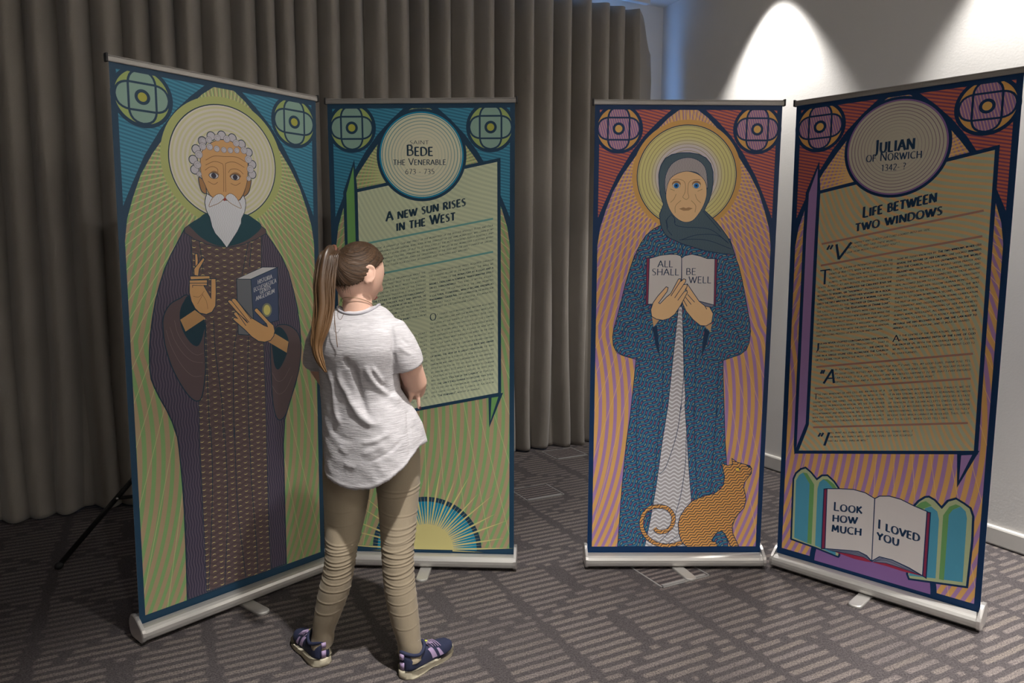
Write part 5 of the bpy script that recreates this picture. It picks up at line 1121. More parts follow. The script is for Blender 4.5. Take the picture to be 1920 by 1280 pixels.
# ================================================================= ROLL-UP BANNERS
M_alu = mat('brushed_aluminium', rough=0.38, metal=0.55, spec=0.5, fn=lambda b: b.mix(b.noise(30.0, 2, b.vecc(b.x * 0.2, b.y * 6.0, b.z * 6.0)), (0.47, 0.455, 0.43), (0.56, 0.545, 0.52)))
M_rail = mat('shaded_rail_aluminium', rough=0.45, metal=0.4, fn=lambda b: b.mix(b.noise(30.0, 2, b.vecc(b.x * 0.2, b.y * 6.0, b.z * 6.0)), (0.27, 0.255, 0.24), (0.33, 0.315, 0.30)))  # rail aluminium, its backlit shade put into a darker colour
M_cap = mat('end_cap_chrome', col=(0.62, 0.60, 0.58), rough=0.28, metal=0.8)
M_dark = mat('black_rubber', col=(0.015, 0.015, 0.016), rough=0.6)
H_PRINT = 1.9963
def banner(key, label, P0, ex, ev, foot_ang):
    ex, ev = Vector(ex).normalized(), Vector(ev).normalized(); nb = ev.cross(ex).normalized()      # nb: backwards
    mid = Vector(P0) + ex * 0.4
    t = thing('roll_up_banner', label, 'banner', (mid.x, mid.y, 0), 'roll-up banners standing on the carpet', math.atan2(ex.y, ex.x))
    inv = Matrix.LocRotScale(Vector((mid.x, mid.y, 0)), Matrix.Rotation(math.atan2(ex.y, ex.x), 3, 'Z'), None).inverted()
    # printed sheet with its ink layers
    a = paint(key); W8 = 0.8
    n = len(a.V); a.V += [(x, y, z) for y in (-0.0004, 0.0004) for x, z in ((0, -0.03), (W8, -0.03), (W8, H_PRINT), (0, H_PRINT))]
    k = a.m('print_back'); bf = [(0, 1, 2, 3), (7, 6, 5, 4), (0, 4, 5, 1), (1, 5, 6, 2), (2, 6, 7, 3), (3, 7, 4, 0)]
    a.F += [tuple(i + n for i in f) for f in bf]; a.M += [a.m('j_border' if key in 'CD' else 'b_border')] + [k] * 5
    pr = obj('printed_panel', a.V, a.F, [MATS[q] for q in a.mats], t, False, a.M)
    Mw = Matrix(((ex.x, nb.x, ev.x, P0[0]), (ex.y, nb.y, ev.y, P0[1]), (ex.z, nb.z, ev.z, P0[2]), (0, 0, 0, 1)))
    pr.matrix_local = inv @ Mw
    # clamp rail along the top edge
    mb = MB(); z0, z1 = H_PRINT - 0.001, H_PRINT + 0.0205
    prof = [(-.0072, z0), (-.0085, z0 + .003), (-.0085, z0 + .0135), (-.0066, z0 + .0145), (-.0066, z0 + .0160), (-.008, z0 + .017), (-.006, z1), (.006, z1), (.0085, z0 + .014), (.0072, z0)]
    mb.prism(prof[::-1], -0.004, W8 + 0.004)
    rl = mb.make('top_rail', M_rail, t); rl.matrix_local = inv @ Mw
    for x in (-0.0075, W8 + 0.0075):
        mb = MB(); mb.box((x, 0, (z0 + z1) / 2 + 0.001), (0.007, 0.021, z1 - z0 + 0.006), None, 0.0015); ec = mb.make('rail_end_cap', M_dark, rl)
    # cassette on the floor
    hp = [(-.050, .022), (-.0515, .034), (-.050, .046), (-.044, .056), (-.034, .0625), (-.020, .0655), (-.006, .0665), (-.006, .050), (.004, .050), (.004, .078), (.014, .090), (.030, .094), (.046, .088), (.058, .074), (.063, .055), (.060, .034), (.052, .022), (.04, .012), (-.038, .012)]
    mb = MB(); mb.prism(hp[::-1], -0.400, 0.400); hs = mb.make('base_cassette', M_alu, t)
    for sgn in (-1, 1):
        mb = MB(); out = [(-.053, .020), (-.0555, .036), (-.053, .050), (-.046, .061), (-.030, .072), (-.010, .086), (.008, .095), (.028, .0985), (.048, .093), (.062, .077), (.067, .055), (.063, .032), (.054, .018), (.04, .009), (-.04, .009)]
        x0, x1 = sgn * 0.400, sgn * 0.411; m_ = [( y * .93 + .0003, z * .93 + .0035) for y, z in out]
        q = len(out); V = [(x0, y, z) for y, z in out] + [(x1, y, z) for y, z in out] + [(sgn * 0.414, y, z) for y, z in m_]
        F = [tuple(range(q)), tuple(range(2 * q, 3 * q))]
        for r in (0, q): F += [(r + i, r + (i + 1) % q, r + q + (i + 1) % q, r + q + i) for i in range(q)]
        bm_ = obj('end_cap', V, F, M_cap, hs, False)
        bb = bmesh.new(); bb.from_mesh(bm_.data); bmesh.ops.recalc_face_normals(bb, faces=bb.faces[:]); bb.to_mesh(bm_.data); bb.free()
    for o_ in (rl, hs):
        bb = bmesh.new(); bb.from_mesh(o_.data); bmesh.ops.recalc_face_normals(bb, faces=bb.faces[:]); bb.to_mesh(o_.data); bb.free()
    # swivel foot: a flat strip with a raised rounded tip
    mb = MB(); w = 0.026; ft = []
    outl = [(-w, -.06), (w, -.06), (w, .146)] + [(w * math.cos(q), 0.146 + .024 * math.sin(q)) for q in np.linspace(0.15, PI - 0.15, 11)] + [(-w, .146)]
    k_ = len(outl); V = [(x, -y, .0015) for x, y in outl] + [(x, -y, .0085) for x, y in outl] + [(x * .9, -(y * .97), .0115) for x, y in outl]
    mb.add(V, [tuple(range(k_)), tuple(range(3 * k_ - 1, 2 * k_ - 1, -1))] + [(r + (i + 1) % k_, r + i, r + k_ + i, r + k_ + (i + 1) % k_) for r in (0, k_) for i in range(k_)])
    fo = mb.make('swivel_foot', M_alu, t); fo.rotation_euler = (0, 0, foot_ang)
    bb = bmesh.new(); bb.from_mesh(fo.data); bmesh.ops.recalc_face_normals(bb, faces=bb.faces[:]); bb.to_mesh(fo.data); bb.free()
    # pole behind
    mb = MB(); mb.tube([(0, .022, .09), (0, .016, 1.0)], .008, 12); mb.tube([(0, .016, 1.0), (0, .012, 2.05)], .0065, 12); mb.make('support_pole', M_alu, t, True)
    return t
banner('A', 'green and teal banner showing a white-bearded haloed man holding a book', (-1.3727, 2.4777, 0.066), (0.6545, 0.7561, 0), (0.0119, -0.0103, 0.9999), 0.06)
banner('B', 'green and teal text banner headed A new sun rises, behind the girl', (-0.788, 3.148, 0.066), (0.999, -0.0448, 0), (-0.0008, -0.0175, 0.9998), 0.0)
banner('C', 'orange and purple banner showing a haloed woman in headscarf with a cat', (0.35, 3.1365, 0.066), (0.9999, 0.0103, 0), (0.0001, -0.0131, 0.9999), 0.30)
banner('D', 'orange and purple text banner headed Life between two windows', (1.2298, 3.1434, 0.066), (0.7151, -0.6991, 0), (-0.0077, -0.0079, 0.9999), -0.02)
# ================================================================= THE GIRL
M_skin = mat('skin', rough=0.5, spec=0.35, fn=lambda b: b.mix(b.noise(14.0, 3), (0.60, 0.365, 0.275), (0.68, 0.44, 0.34)), bump=lambda b: b.noise(500.0, 2), bdist=0.0006, bstr=0.2)
MATS['skin'].node_tree.nodes['Principled BSDF'].inputs['Subsurface Weight'].default_value = 0.08
MATS['skin'].node_tree.nodes['Principled BSDF'].inputs['Subsurface Radius'].default_value = (0.012, 0.005, 0.003)
M_shirt = mat('slub_jersey', rough=0.9, sheen=0.15, spec=0.15,
    fn=lambda b: b.mix(b.noise(1.0, 3, b.vecc(b.x * 26.0, b.y * 26.0, b.z * 330.0), 0.65).sm(0.3, 0.72), (0.385, 0.37, 0.385), (0.52, 0.505, 0.52)),
    bump=lambda b: b.noise(1.0, 3, b.vecc(b.x * 30.0, b.y * 30.0, b.z * 300.0), 0.6) + b.noise(60.0, 3) * 0.6, bdist=0.0035, bstr=0.5)
M_chino = mat('khaki_cotton', rough=0.82, spec=0.2, sheen=0.1, fn=lambda b: b.mix(b.noise(300.0, 2) * 0.5 + b.noise(5.0, 3) * 0.5, (0.225, 0.183, 0.125), (0.30, 0.25, 0.178)), bump=lambda b: b.noise(480.0, 2), bdist=0.0008, bstr=0.3)
M_navy = mat('navy_mesh_fabric', rough=0.75, fn=lambda b: b.mix(b.noise(420.0, 2), (0.010, 0.014, 0.040), (0.022, 0.028, 0.068)), bump=lambda b: b.noise(500.0, 2), bdist=0.001, bstr=0.4)
M_lav = mat('lavender_overlay', rough=0.5, col=(0.36, 0.27, 0.43))
M_sole = mat('cream_rubber', rough=0.6, fn=lambda b: b.mix(b.noise(30.0, 2), (0.50, 0.45, 0.33), (0.60, 0.55, 0.42)))
M_sock = mat('cream_sock', rough=0.95, fn=lambda b: b.mix(b.noise(200.0, 2), (0.42, 0.38, 0.31), (0.52, 0.47, 0.39)))
M_lime = mat('lime_plastic', rough=0.4, col=(0.55, 0.62, 0.06))
M_lip = mat('lip_skin', rough=0.45, col=(0.50, 0.20, 0.17))
M_nail = mat('dark_nail_polish', rough=0.2, col=(0.045, 0.012, 0.022), spec=0.6)
M_eye = mat('eye_white', rough=0.2, fn=lambda b: b.mix(b.y.gt(0.0075), (0.75, 0.73, 0.70), (0.10, 0.06, 0.03)))
M_cord = mat('necklace_cord', rough=0.5, col=(0.22, 0.14, 0.07))
TIE = Vector((-0.582, 2.318, 1.437))
def hairang(b):
    dx, dy, dz = b.x - (TIE.x - GP.x), b.y - (TIE.y - GP.y), b.z - (TIE.z - GP.z)
    # angle around the axis that runs from the tie into the head
    e1 = Vector((0.743, -0.669, 0)); e2 = Vector((-0.25, -0.28, 0.93)).normalized()
    a = (dx * e1.x + dy * e1.y).op('ARCTAN2', dx * e2.x + dy * e2.y + dz * e2.z)
    n = b.noise(1.0, 3, b.vecc(a * 42.0, b.z * 2.0, b.x * 3.0), 0.7)
    return n
def hairfn(b): return b.mix(hairang(b).sm(0.3, 0.72), (0.020, 0.011, 0.0055), (0.095, 0.050, 0.024))
GP = Vector((-0.50, 2.33, 0.0))
M_hair = mat('brown_hair', rough=0.5, spec=0.3, fn=hairfn, bump=lambda b: hairang(b), bdist=0.004, bstr=0.8)
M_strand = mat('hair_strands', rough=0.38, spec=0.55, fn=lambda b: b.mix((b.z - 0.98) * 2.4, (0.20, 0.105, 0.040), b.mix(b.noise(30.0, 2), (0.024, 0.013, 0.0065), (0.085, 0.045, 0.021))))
girl = thing('person', 'girl with a long ponytail, grey T-shirt and khaki trousers, seen from behind with folded arms', 'person', GP)
def gobj(name, V, F, m, parent=None, smooth=True, mi=None):
    return obj(name, [(v[0] - GP.x, v[1] - GP.y, v[2] - GP.z) for v in V], F, m, parent or girl, smooth, mi)
def fuse(o, voxel, smooth=3, fac=0.5):
    bpy.context.view_layer.update()
    m1 = o.modifiers.new('r', 'REMESH'); m1.mode = 'VOXEL'; m1.voxel_size = voxel; m1.use_smooth_shade = True
    m2 = o.modifiers.new('s', 'SMOOTH'); m2.factor = fac; m2.iterations = smooth
    dg = bpy.context.evaluated_depsgraph_get(); me = bpy.data.meshes.new_from_object(o.evaluated_get(dg))
    mats = list(o.data.materials); o.modifiers.clear(); old = o.data; o.data = me; bpy.data.meshes.remove(old)
    if not me.materials:
        for q in mats: me.materials.append(q)
    me.polygons.foreach_set('use_smooth', np.ones(len(me.polygons), bool)); return o
def ring(cx, cy, cz, rx, ry, n=48, ex=2.0):
    o = []
    for j in range(n):
        t = 2 * PI * j / n; c, s_ = math.cos(t), math.sin(t); q = 2.0 / ex
        o.append((cx + rx * math.copysign(abs(c) ** q, c), cy + ry * math.copysign(abs(s_) ** q, s_), cz))
    return o
def table_rings(rows, n=48, ex=2.0): return rings([ring(cx, cy, z, rx, ry, n, ex) for z, cx, cy, rx, ry in rows])
# ---- head: a shaped ball in its own axes (side, forward, up)
HC = Vector((-0.512, 2.372, 1.357)); HY, HP = math.radians(-42), math.radians(-22)
HM = Matrix.Rotation(HY, 3, 'Z') @ Matrix.Rotation(HP, 3, 'X')
def head_pt(th, ph, grow=0.0, hair=False):
    d = Vector((math.cos(ph) * math.sin(th), math.cos(ph) * math.cos(th), math.sin(ph)))   # th from forward, + to her right
    sx, sy, sz = 0.069 + grow, 0.091 + grow, 0.104 + grow
    r = Vector((d.x * sx, d.y * sy, d.z * sz))
    if d.z < 0: r.x *= 1 - 0.30 * d.z * d.z; r.y += 0.012 * d.z * d.z * (1 if d.y > 0 else 0.2)
    if d.y > 0 and not hair:
        r.y += 0.027 * math.exp(-(d.x / 0.15) ** 2 - ((d.z + 0.16) / (0.20 if d.z > -.16 else 0.09)) ** 2)            # nose
        r.y -= 0.011 * math.exp(-((abs(d.x) - 0.38) / 0.16) ** 2 - ((d.z - 0.10) / 0.12) ** 2)  # eye sockets
        r.y += 0.009 * math.exp(-(d.x / 0.26) ** 2 - ((d.z + 0.46) / 0.05) ** 2) + 0.008 * math.exp(-(d.x / 0.24) ** 2 - ((d.z + 0.56) / 0.05) ** 2)  # lips
        r.y += 0.007 * math.exp(-(d.x / 0.3) ** 2 - ((d.z + 0.84) / 0.14) ** 2)             # chin
    if d.y < 0 and d.z < -0.2: r.y *= 1 - 0.12 * (-d.z)
    return r
def head_world(r): return HC + HM @ r
def uvs(fn, nt=64, np_=40):
    V = [fn(2 * PI * j / nt, -PI / 2 + PI * (i + 0.5) / np_) for i in range(np_) for j in range(nt)]; F = []
    for i in range(np_ - 1):
        for j in range(nt): F.append((i * nt + j, (i + 1) * nt + j, (i + 1) * nt + (j + 1) % nt, i * nt + (j + 1) % nt))
    F += [tuple(range(nt)), tuple(range((np_ - 1) * nt, np_ * nt))[::-1]]
    return V, F
def ball(c, r, M=None, nt=20, np_=12):
    c = Vector(c); return uvs(lambda t, p: c + (M or Matrix.Identity(3)) @ Vector((r[0] * math.cos(p) * math.cos(t), r[1] * math.cos(p) * math.sin(t), r[2] * math.sin(p))), nt, np_)
body = MB()
V, F = uvs(lambda t, p: head_world(head_pt(t, p))); body.add(V, [f[::-1] for f in F])
for sd in (1, -1):                                                     # ears
    e = head_world(Vector((sd * 0.071, -0.012, -0.004)))
    EM = HM @ Matrix.Rotation(sd * -0.5, 3, 'Z')
    body.add(*ball(e, (0.0085, 0.017, 0.026), EM)); body.add(*ball(head_world(Vector((sd * 0.073, -0.010, -0.026))), (0.007, 0.009, 0.011), EM))
    rim = [e + EM @ Vector((sd * 0.005, 0.019 * math.cos(a) , 0.030 * math.sin(a))) for a in np.linspace(-0.9, 3.6, 12)]
    body.tube(rim, 0.0052, 8)
nk = [(-0.512, 2.358, 1.17), (-0.514, 2.358, 1.235), (-0.516, 2.362, 1.285), (-0.512, 2.37, 1.33)]
body.tube(nk, [0.06, 0.050, 0.047, 0.047], 24)
body.add(*table_rings([(0.70, -0.485, 2.40, 0.12, 0.07), (0.80, -0.490, 2.385, 0.115, 0.07), (0.92, -0.51, 2.36, 0.090, 0.055), (1.05, -0.512, 2.355, 0.090, 0.055), (1.14, -0.512, 2.35, 0.095, 0.050), (1.19, -0.512, 2.35, 0.085, 0.045), (1.225, -0.512, 2.355, 0.055, 0.045)]))
# right arm: upper arm down from the sleeve, elbow bent, forearm across the front
RA = [(-0.47, 2.345, 1.172), (-0.392, 2.322, 1.172), (-0.355, 2.325, 1.10), (-0.338, 2.345, 1.04), (-0.328, 2.372, 0.993), (-0.335, 2.415, 0.963), (-0.37, 2.463, 0.968), (-0.43, 2.497, 0.99), (-0.50, 2.512, 1.015), (-0.535, 2.512, 1.025)]
body.tube(RA, [0.036, 0.042, 0.042, 0.041, 0.040, 0.038, 0.036, 0.032, 0.025, 0.022], 20)
LA = [(-0.555, 2.378, 1.172), (-0.63, 2.408, 1.172), (-0.658, 2.43, 1.10), (-0.668, 2.45, 1.03), (-0.655, 2.480, 0.985), (-0.60, 2.512, 0.975), (-0.53, 2.535, 0.975), (-0.45, 2.510, 0.985), (-0.405, 2.468, 0.995)]
body.tube(LA, [0.036, 0.041, 0.041, 0.039, 0.038, 0.036, 0.033, 0.027, 0.023], 20)
# left hand, closing round her right side under the elbow
fing = {}
body.tube([(-0.420, 2.485, 0.995), (-0.392, 2.440, 0.997), (-0.368, 2.400, 0.993), (-0.358, 2.378, 0.985)], [(0.020, 0.024), (0.020, 0.032), (0.017, 0.032), (0.010, 0.024)], 18)
FG = [[(-0.352, 2.392, 1.005), (-0.331, 2.368, 0.984), (-0.318, 2.362, 0.947), (-0.3155, 2.366, 0.908)],
      [(-0.366, 2.378, 0.994), (-0.346, 2.356, 0.972), (-0.3405, 2.354, 0.945), (-0.3525, 2.362, 0.921)],
      [(-0.374, 2.388, 0.978), (-0.352, 2.376, 0.955), (-0.352, 2.378, 0.932), (-0.366, 2.386, 0.918)],
      [(-0.380, 2.402, 0.966), (-0.362, 2.396, 0.946), (-0.364, 2.400, 0.928), (-0.377, 2.406, 0.918)]]
for k, f in enumerate(FG):
    sc = (1.0, 1.0, 0.95, 0.85)[k]; q = crom(f, 4); body.tube(q, list(np.interp(np.linspace(0, 1, len(q)), [0, .3, .62, 1], np.array([.0092, .0093, .0080, .0064]) * sc)), 12)
    body.add(*ball(q[-1], (.0064 * sc,) * 3, None, 12, 8))
th = crom([(-0.405, 2.462, 1.012), (-0.382, 2.442, 1.028), (-0.360, 2.425, 1.030), (-0.345, 2.415, 1.022)], 4); body.tube(th, list(np.linspace(.012, .0075, len(th))), 12); body.add(*ball(th[-1], (.0075,) * 3, None, 12, 8))
# right hand tucked at the left upper arm, in front of the body
body.tube([(-0.53, 2.514, 1.024), (-0.565, 2.508, 1.035), (-0.598, 2.495, 1.045)], [(0.020, 0.022), (0.014, 0.034), (0.011, 0.032)], 18)
for k in range(4):
    y0, z0 = 2.502 - 0.004 * k, 1.070 - 0.018 * k; q = crom([(-0.592, y0, z0), (-0.622, y0 - .016, z0 + .004), (-0.648, y0 - .032, z0), (-0.664, y0 - .046, z0 - .006)], 4)
    body.tube(q, list(np.linspace(.0090, .0065, len(q)) * (0.95, 1.0, 0.97, 0.85)[k]), 12); body.add(*ball(q[-1], (.0063,) * 3, None, 12, 8))
q = crom([(-0.552, 2.508, 1.058), (-0.570, 2.512, 1.082), (-0.586, 2.506, 1.098)], 4); body.tube(q, list(np.linspace(.012, .008, len(q))), 12)
LL = [(0.80, -0.565, 2.415, 0.085, 0.10), (0.70, -0.575, 2.415, 0.084, 0.096), (0.62, -0.578, 2.41, 0.081, 0.087), (0.55, -0.580, 2.395, 0.074, 0.080), (0.48, -0.583, 2.37, 0.064, 0.070), (0.41, -0.588, 2.346, 0.053, 0.060), (0.34, -0.598, 2.342, 0.052, 0.059), (0.27, -0.614, 2.342, 0.054, 0.058), (0.18, -0.640, 2.348, 0.047, 0.051), (0.11, -0.660, 2.358, 0.0385, 0.047), (0.056, -0.668, 2.362, 0.0380, 0.047)]
RL = [(0.80, -0.410, 2.405, 0.085, 0.10), (0.70, -0.402, 2.405, 0.083, 0.096), (0.62, -0.397, 2.40, 0.075, 0.086), (0.55, -0.395, 2.385, 0.068, 0.077), (0.48, -0.393, 2.362, 0.061, 0.068), (0.41, -0.392, 2.338, 0.0545, 0.060), (0.34, -0.388, 2.326, 0.053, 0.058), (0.27, -0.380, 2.315, 0.0535, 0.057), (0.18, -0.365, 2.304, 0.0485, 0.052), (0.11, -0.351, 2.296, 0.041, 0.047), (0.05, -0.343, 2.292, 0.0405, 0.046)]
for T in (LL, RL): body.add(*table_rings([(z, cx + (.02 if z > .75 else 0) * (1 if T is LL else -1), cy - (.03 if z > .75 else 0), rx * .78, ry * .78) for z, cx, cy, rx, ry in T] + [(0.05, T[-1][1], T[-1][2] + .004, 0.026, 0.030)]))
skin = fuse(gobj('body', body.V, body.F, M_skin), 0.0042, 3, 0.5)
for sd in (1, -1):
    sf = head_pt(sd * 0.36, 0.10); e = head_world(sf - Vector((0, 0.0075, 0))); V, F = ball((0, 0, 0), (0.0118,) * 3, None, 20, 12)
    eo = obj('eye', V, F, M_eye, girl); eo.location = e - GP; eo.rotation_euler = HM.to_euler()
    bw = [head_world(head_pt(sd * t_, p_, 0.0008)) for t_, p_ in ((0.15, 0.315), (0.28, 0.335), (0.42, 0.335), (0.58, 0.29))]
    V, F = loft_tube(crom(bw, 4), [(.0016, .0028)] * 13, 8); gobj('eyebrow', V, F, M_hair)
for ph_, w_ in ((-0.475, .0040), (-0.535, .0046)):
    lp = [head_world(head_pt(t_, ph_ + 0.03 * abs(t_), 0.0006)) for t_ in np.linspace(-0.27, 0.27, 9)]
    V, F = loft_tube(lp, [w_ * (1 - (abs(k - 4) / 4.6) ** 2) + .0006 for k in range(9)], 10); gobj('lip', V, F, M_lip)
for k, f in enumerate(FG[:2]):
    a, b_ = Vector(f[-1]), Vector(f[-2]); d = (a - b_).normalized(); side = (Vector((0.75, -0.45, 0.0)), Vector((-0.2, -0.8, -0.35)))[k].normalized()
    V, F = ball(a + side * 0.0052 + d * 0.001, (0.0042, 0.0062, 0.0022), Matrix((d.cross(side).normalized(), d, side)).transposed(), 14, 8); gobj('fingernail', V, F, M_nail)
# ---- necklace cord
nc = [(-0.516 + 0.052 * math.cos(a), 2.360 + 0.053 * math.sin(a), 1.262 + 0.022 * -math.sin(a) - 0.006 * math.cos(a)) for a in np.linspace(0, 2 * PI, 49)]
V, F = loft_tube(nc, 0.0011, 6, False); gobj('necklace', V, F, M_cord)
# ---- T-shirt
TT = [(0.0, -0.575, -0.447, 2.362, 0.058), (0.02, -0.590, -0.430, 2.361, 0.064), (0.055, -0.640, -0.388, 2.36, 0.078), (0.11, -0.658, -0.366, 2.36, 0.092), (0.22, -0.660, -0.360, 2.36, 0.100), (0.36, -0.656, -0.370, 2.36, 0.102), (0.50, -0.656, -0.374, 2.36, 0.102), (0.60, -0.655, -0.352, 2.36, 0.106), (0.72, -0.654, -0.332, 2.36, 0.112), (0.85, -0.652, -0.317, 2.36, 0.116), (1.0, -0.650, -0.307, 2.36, 0.118)]
def hem(x): return ip(x, [-.66, -.63, -.60, -.53, -.45, -.40, -.35, -.305], [.705, .684, .672, .656, .670, .695, .732, .785])
def collar(x, y): return 1.243 + 0.010 * ((x + 0.51) / 0.06) ** 2 - (0.03 if y > 2.36 else 0.012) * max(0, abs(y - 2.36) / 0.058 - 0.2) + 0.06 * (x + 0.51)
def shirt_ring(t, shrink=0.0):
    ts = [r[0] for r in TT]; xl, xr, cy, ry = (ip(t, ts, [r[k] for r in TT]) for k in (1, 2, 3, 4)); o = []
    n = 96
    for j in range(n):
        a = 2 * PI * j / n; c, s_ = math.cos(a), math.sin(a); q = 2 / 2.35
        x = (xl + xr) / 2 + ((xr - xl) / 2 - shrink) * math.copysign(abs(c) ** q, c); y = cy + (ry - shrink) * math.copysign(abs(s_) ** q, s_)
        y += 0.004 * math.sin(a * 5 + t * 2) * t * t
        y += 0.058 * max(0, t - .42) / .58 * (1 if s_ > 0.05 else 0) * min(1, s_ * 2.2 if s_ > 0 else 0) + (0.016 * math.exp(-((t - .16) / .1) ** 2) * max(0, s_))
        yw = -math.radians(29) * min(1.0, 0.25 + t * 8); x0_, dx_, dy_ = (xl + xr) / 2, x - (xl + xr) / 2, y - cy
        x, y = x0_ + (dx_ * math.cos(yw) - dy_ * math.sin(yw)) * 1.0, cy + dx_ * math.sin(yw) + dy_ * math.cos(yw) - 0.030 * math.exp(-((t - .2) / .17) ** 2) * (1 if dy_ < 0 else .3) - 0.014 * max(0, t - .45) / .55
        wz = min(1.0, t / .3); wz = wz * wz * (3 - 2 * wz); zt = collar(max(-.60, min(-.42, x)), y) * (1 - wz) + 1.24 * wz
        # shoulder slope: the top rings fall away towards the arms
        z = zt + (hem(x) - zt) * t - (0.10 * max(0, abs((x + 0.512) / 0.145) - 0.45) ** 1.5) * max(0, 1 - t * 3.2)
        o.append((x, y, z))
    return o
ts = np.concatenate([np.linspace(0, .12, 10), np.linspace(.15, 1, 40)])
R = [shirt_ring(t) for t in ts]
R += [[(x * .97 + -.48 * .03, y * .96 + 2.33 * .04, z + 0.001) for x, y, z in R[-1]], [(x * .88 + -.48 * .12, y * .84 + 2.34 * .16, z + 0.03) for x, y, z in R[-1]], [(x * .75 + -.48 * .25, y * .72 + 2.34 * .28, z * .75 + .83 * .25 + .03) for x, y, z in R[-1]], [(x * .1 + -.48 * .9, y * .1 + 2.34 * .9, z * .05 + .84 * .95) for x, y, z in R[-1]]]
sh = MB(); sh.add(*rings(R))
def sleeve(P, r, dz):
    V, F = loft_tube(P, r, 36); sh.add(V, F)
sleeve([(-0.43, 2.335, 1.178), (-0.398, 2.318, 1.165), (-0.372, 2.318, 1.125), (-0.354, 2.326, 1.085), (-0.3475, 2.333, 1.057), (-0.348, 2.333, 1.060), (-0.355, 2.328, 1.085)], [(.050, .055), (.058, .062), (.058, .063), (.057, .062), (.056, .061), (.052, .056), (.046, .050)], 0)
sleeve([(-0.60, 2.39, 1.18), (-0.632, 2.405, 1.165), (-0.654, 2.416, 1.12), (-0.668, 2.432, 1.075), (-0.675, 2.446, 1.048), (-0.675, 2.445, 1.051), (-0.669, 2.434, 1.075)], [(.046, .055), (.052, .06), (.050, .060), (.050, .058), (.050, .056), (.046, .051), (.042, .046)], 0)
shirt = fuse(gobj('t_shirt', sh.V, sh.F, M_shirt), 0.0045, 5, 0.5)
CR = [([(-.462, 1.078), (-.452, 1.036), (-.422, .994), (-.385, .956), (-.370, .933)], .0085, .010), ([(-.445, 1.074), (-.425, 1.032), (-.418, 1.005)], .006, .007), ([(-.557, 1.062), (-.554, 1.02), (-.529, .974), (-.50, .917), (-.462, .886), (-.424, .882)], .008, .012), ([(-.598, 1.051), (-.581, .986), (-.576, .916), (-.558, .87)], .006, .010), ([(-.514, .955), (-.485, .917), (-.447, .882)], .005, .009),
      ([(-.511, 1.089), (-.497, 1.02), (-.484, .963), (-.462, .901)], -.008, .012), ([(-.533, 1.097), (-.519, 1.062)], -.005, .010), ([(-.435, 1.03), (-.405, .985), (-.39, .965)], -.007, .009), ([(-.487, .82), (-.441, .828), (-.387, .855)], .004, .008), ([(-.567, .80), (-.533, .776)], .003, .011), ([(-.488, .78), (-.441, .80), (-.403, .82)], .003, .010), ([(-.55, .745), (-.504, .737)], .0025, .009), ([(-.46, .76), (-.40, .79), (-.35, .83)], -.003, .006), ([(-.60, .86), (-.56, .83), (-.51, .82)], -.003, .012),
      ([(-.388, 1.205), (-.380, 1.146), (-.381, 1.112), (-.376, 1.07)], -.0045, .005), ([(-.347, .91), (-.341, .859), (-.333, .801), (-.335, .765)], -.004, .005), ([(-.36, 1.16), (-.33, 1.13)], -.003, .006), ([(-.365, 1.13), (-.325, 1.10)], .003, .006)]
def crease(o):
    me = o.data; n = len(me.vertices); co = np.empty(n * 3); me.vertices.foreach_get('co', co); co = co.reshape(-1, 3); no = np.empty(n * 3); me.vertices.foreach_get('normal', no); no = no.reshape(-1, 3)
    X, Z = co[:, 0] + GP.x, co[:, 2]; w = np.clip((-no[:, 1] + 0.15) * 1.6, 0, 1); d = np.zeros(n)
    for pl, amp, wd in CR:
        pl = crom(pl, 6) if len(pl) > 2 else np.array(pl); best = np.full(n, 9.0); par = np.zeros(n)
        for i in range(len(pl) - 1):
            a, b = pl[i], pl[i + 1]; ab = b - a; t = np.clip(((X - a[0]) * ab[0] + (Z - a[1]) * ab[1]) / (ab @ ab), 0, 1)
            q = np.hypot(X - a[0] - t * ab[0], Z - a[1] - t * ab[1]); m = q < best; best[m] = q[m]; par[m] = (i + t[m]) / (len(pl) - 1)
        d += amp * np.exp(-(best / wd) ** 2) * np.clip(np.minimum(par, 1 - par) * 5 + 0.15, 0, 1)
    low = np.clip((1.12 - Z) / 0.3, 0, 1)
    d += low * (0.0016 * np.sin(Z * 95 + X * 60 + 2 * np.sin(X * 30)) + 0.0014 * np.sin(Z * 60 - X * 110)) * 0.45
    hemz = np.array([hem(x) for x in X]); d += 0.0022 * np.exp(-((Z - hemz - 0.012) / 0.006) ** 2)
    co += no * (d * w)[:, None]; me.vertices.foreach_set('co', co.ravel()); me.update()
crease(shirt)
cb = [(x, y, z + 0.002) for x, y, z in [(p[0], p[1], p[2]) for p in shirt_ring(0.005, 0.001)]]
V, F = loft_tube(cb + [cb[0]], (0.0042), 8, False); gobj('neckband', V, F, mat('neckband_jersey', rough=0.9, fn=lambda b: b.mix(b.noise(400.0, 2), (0.30, 0.29, 0.32), (0.40, 0.39, 0.42))), shirt).location = (0, 0, 0)
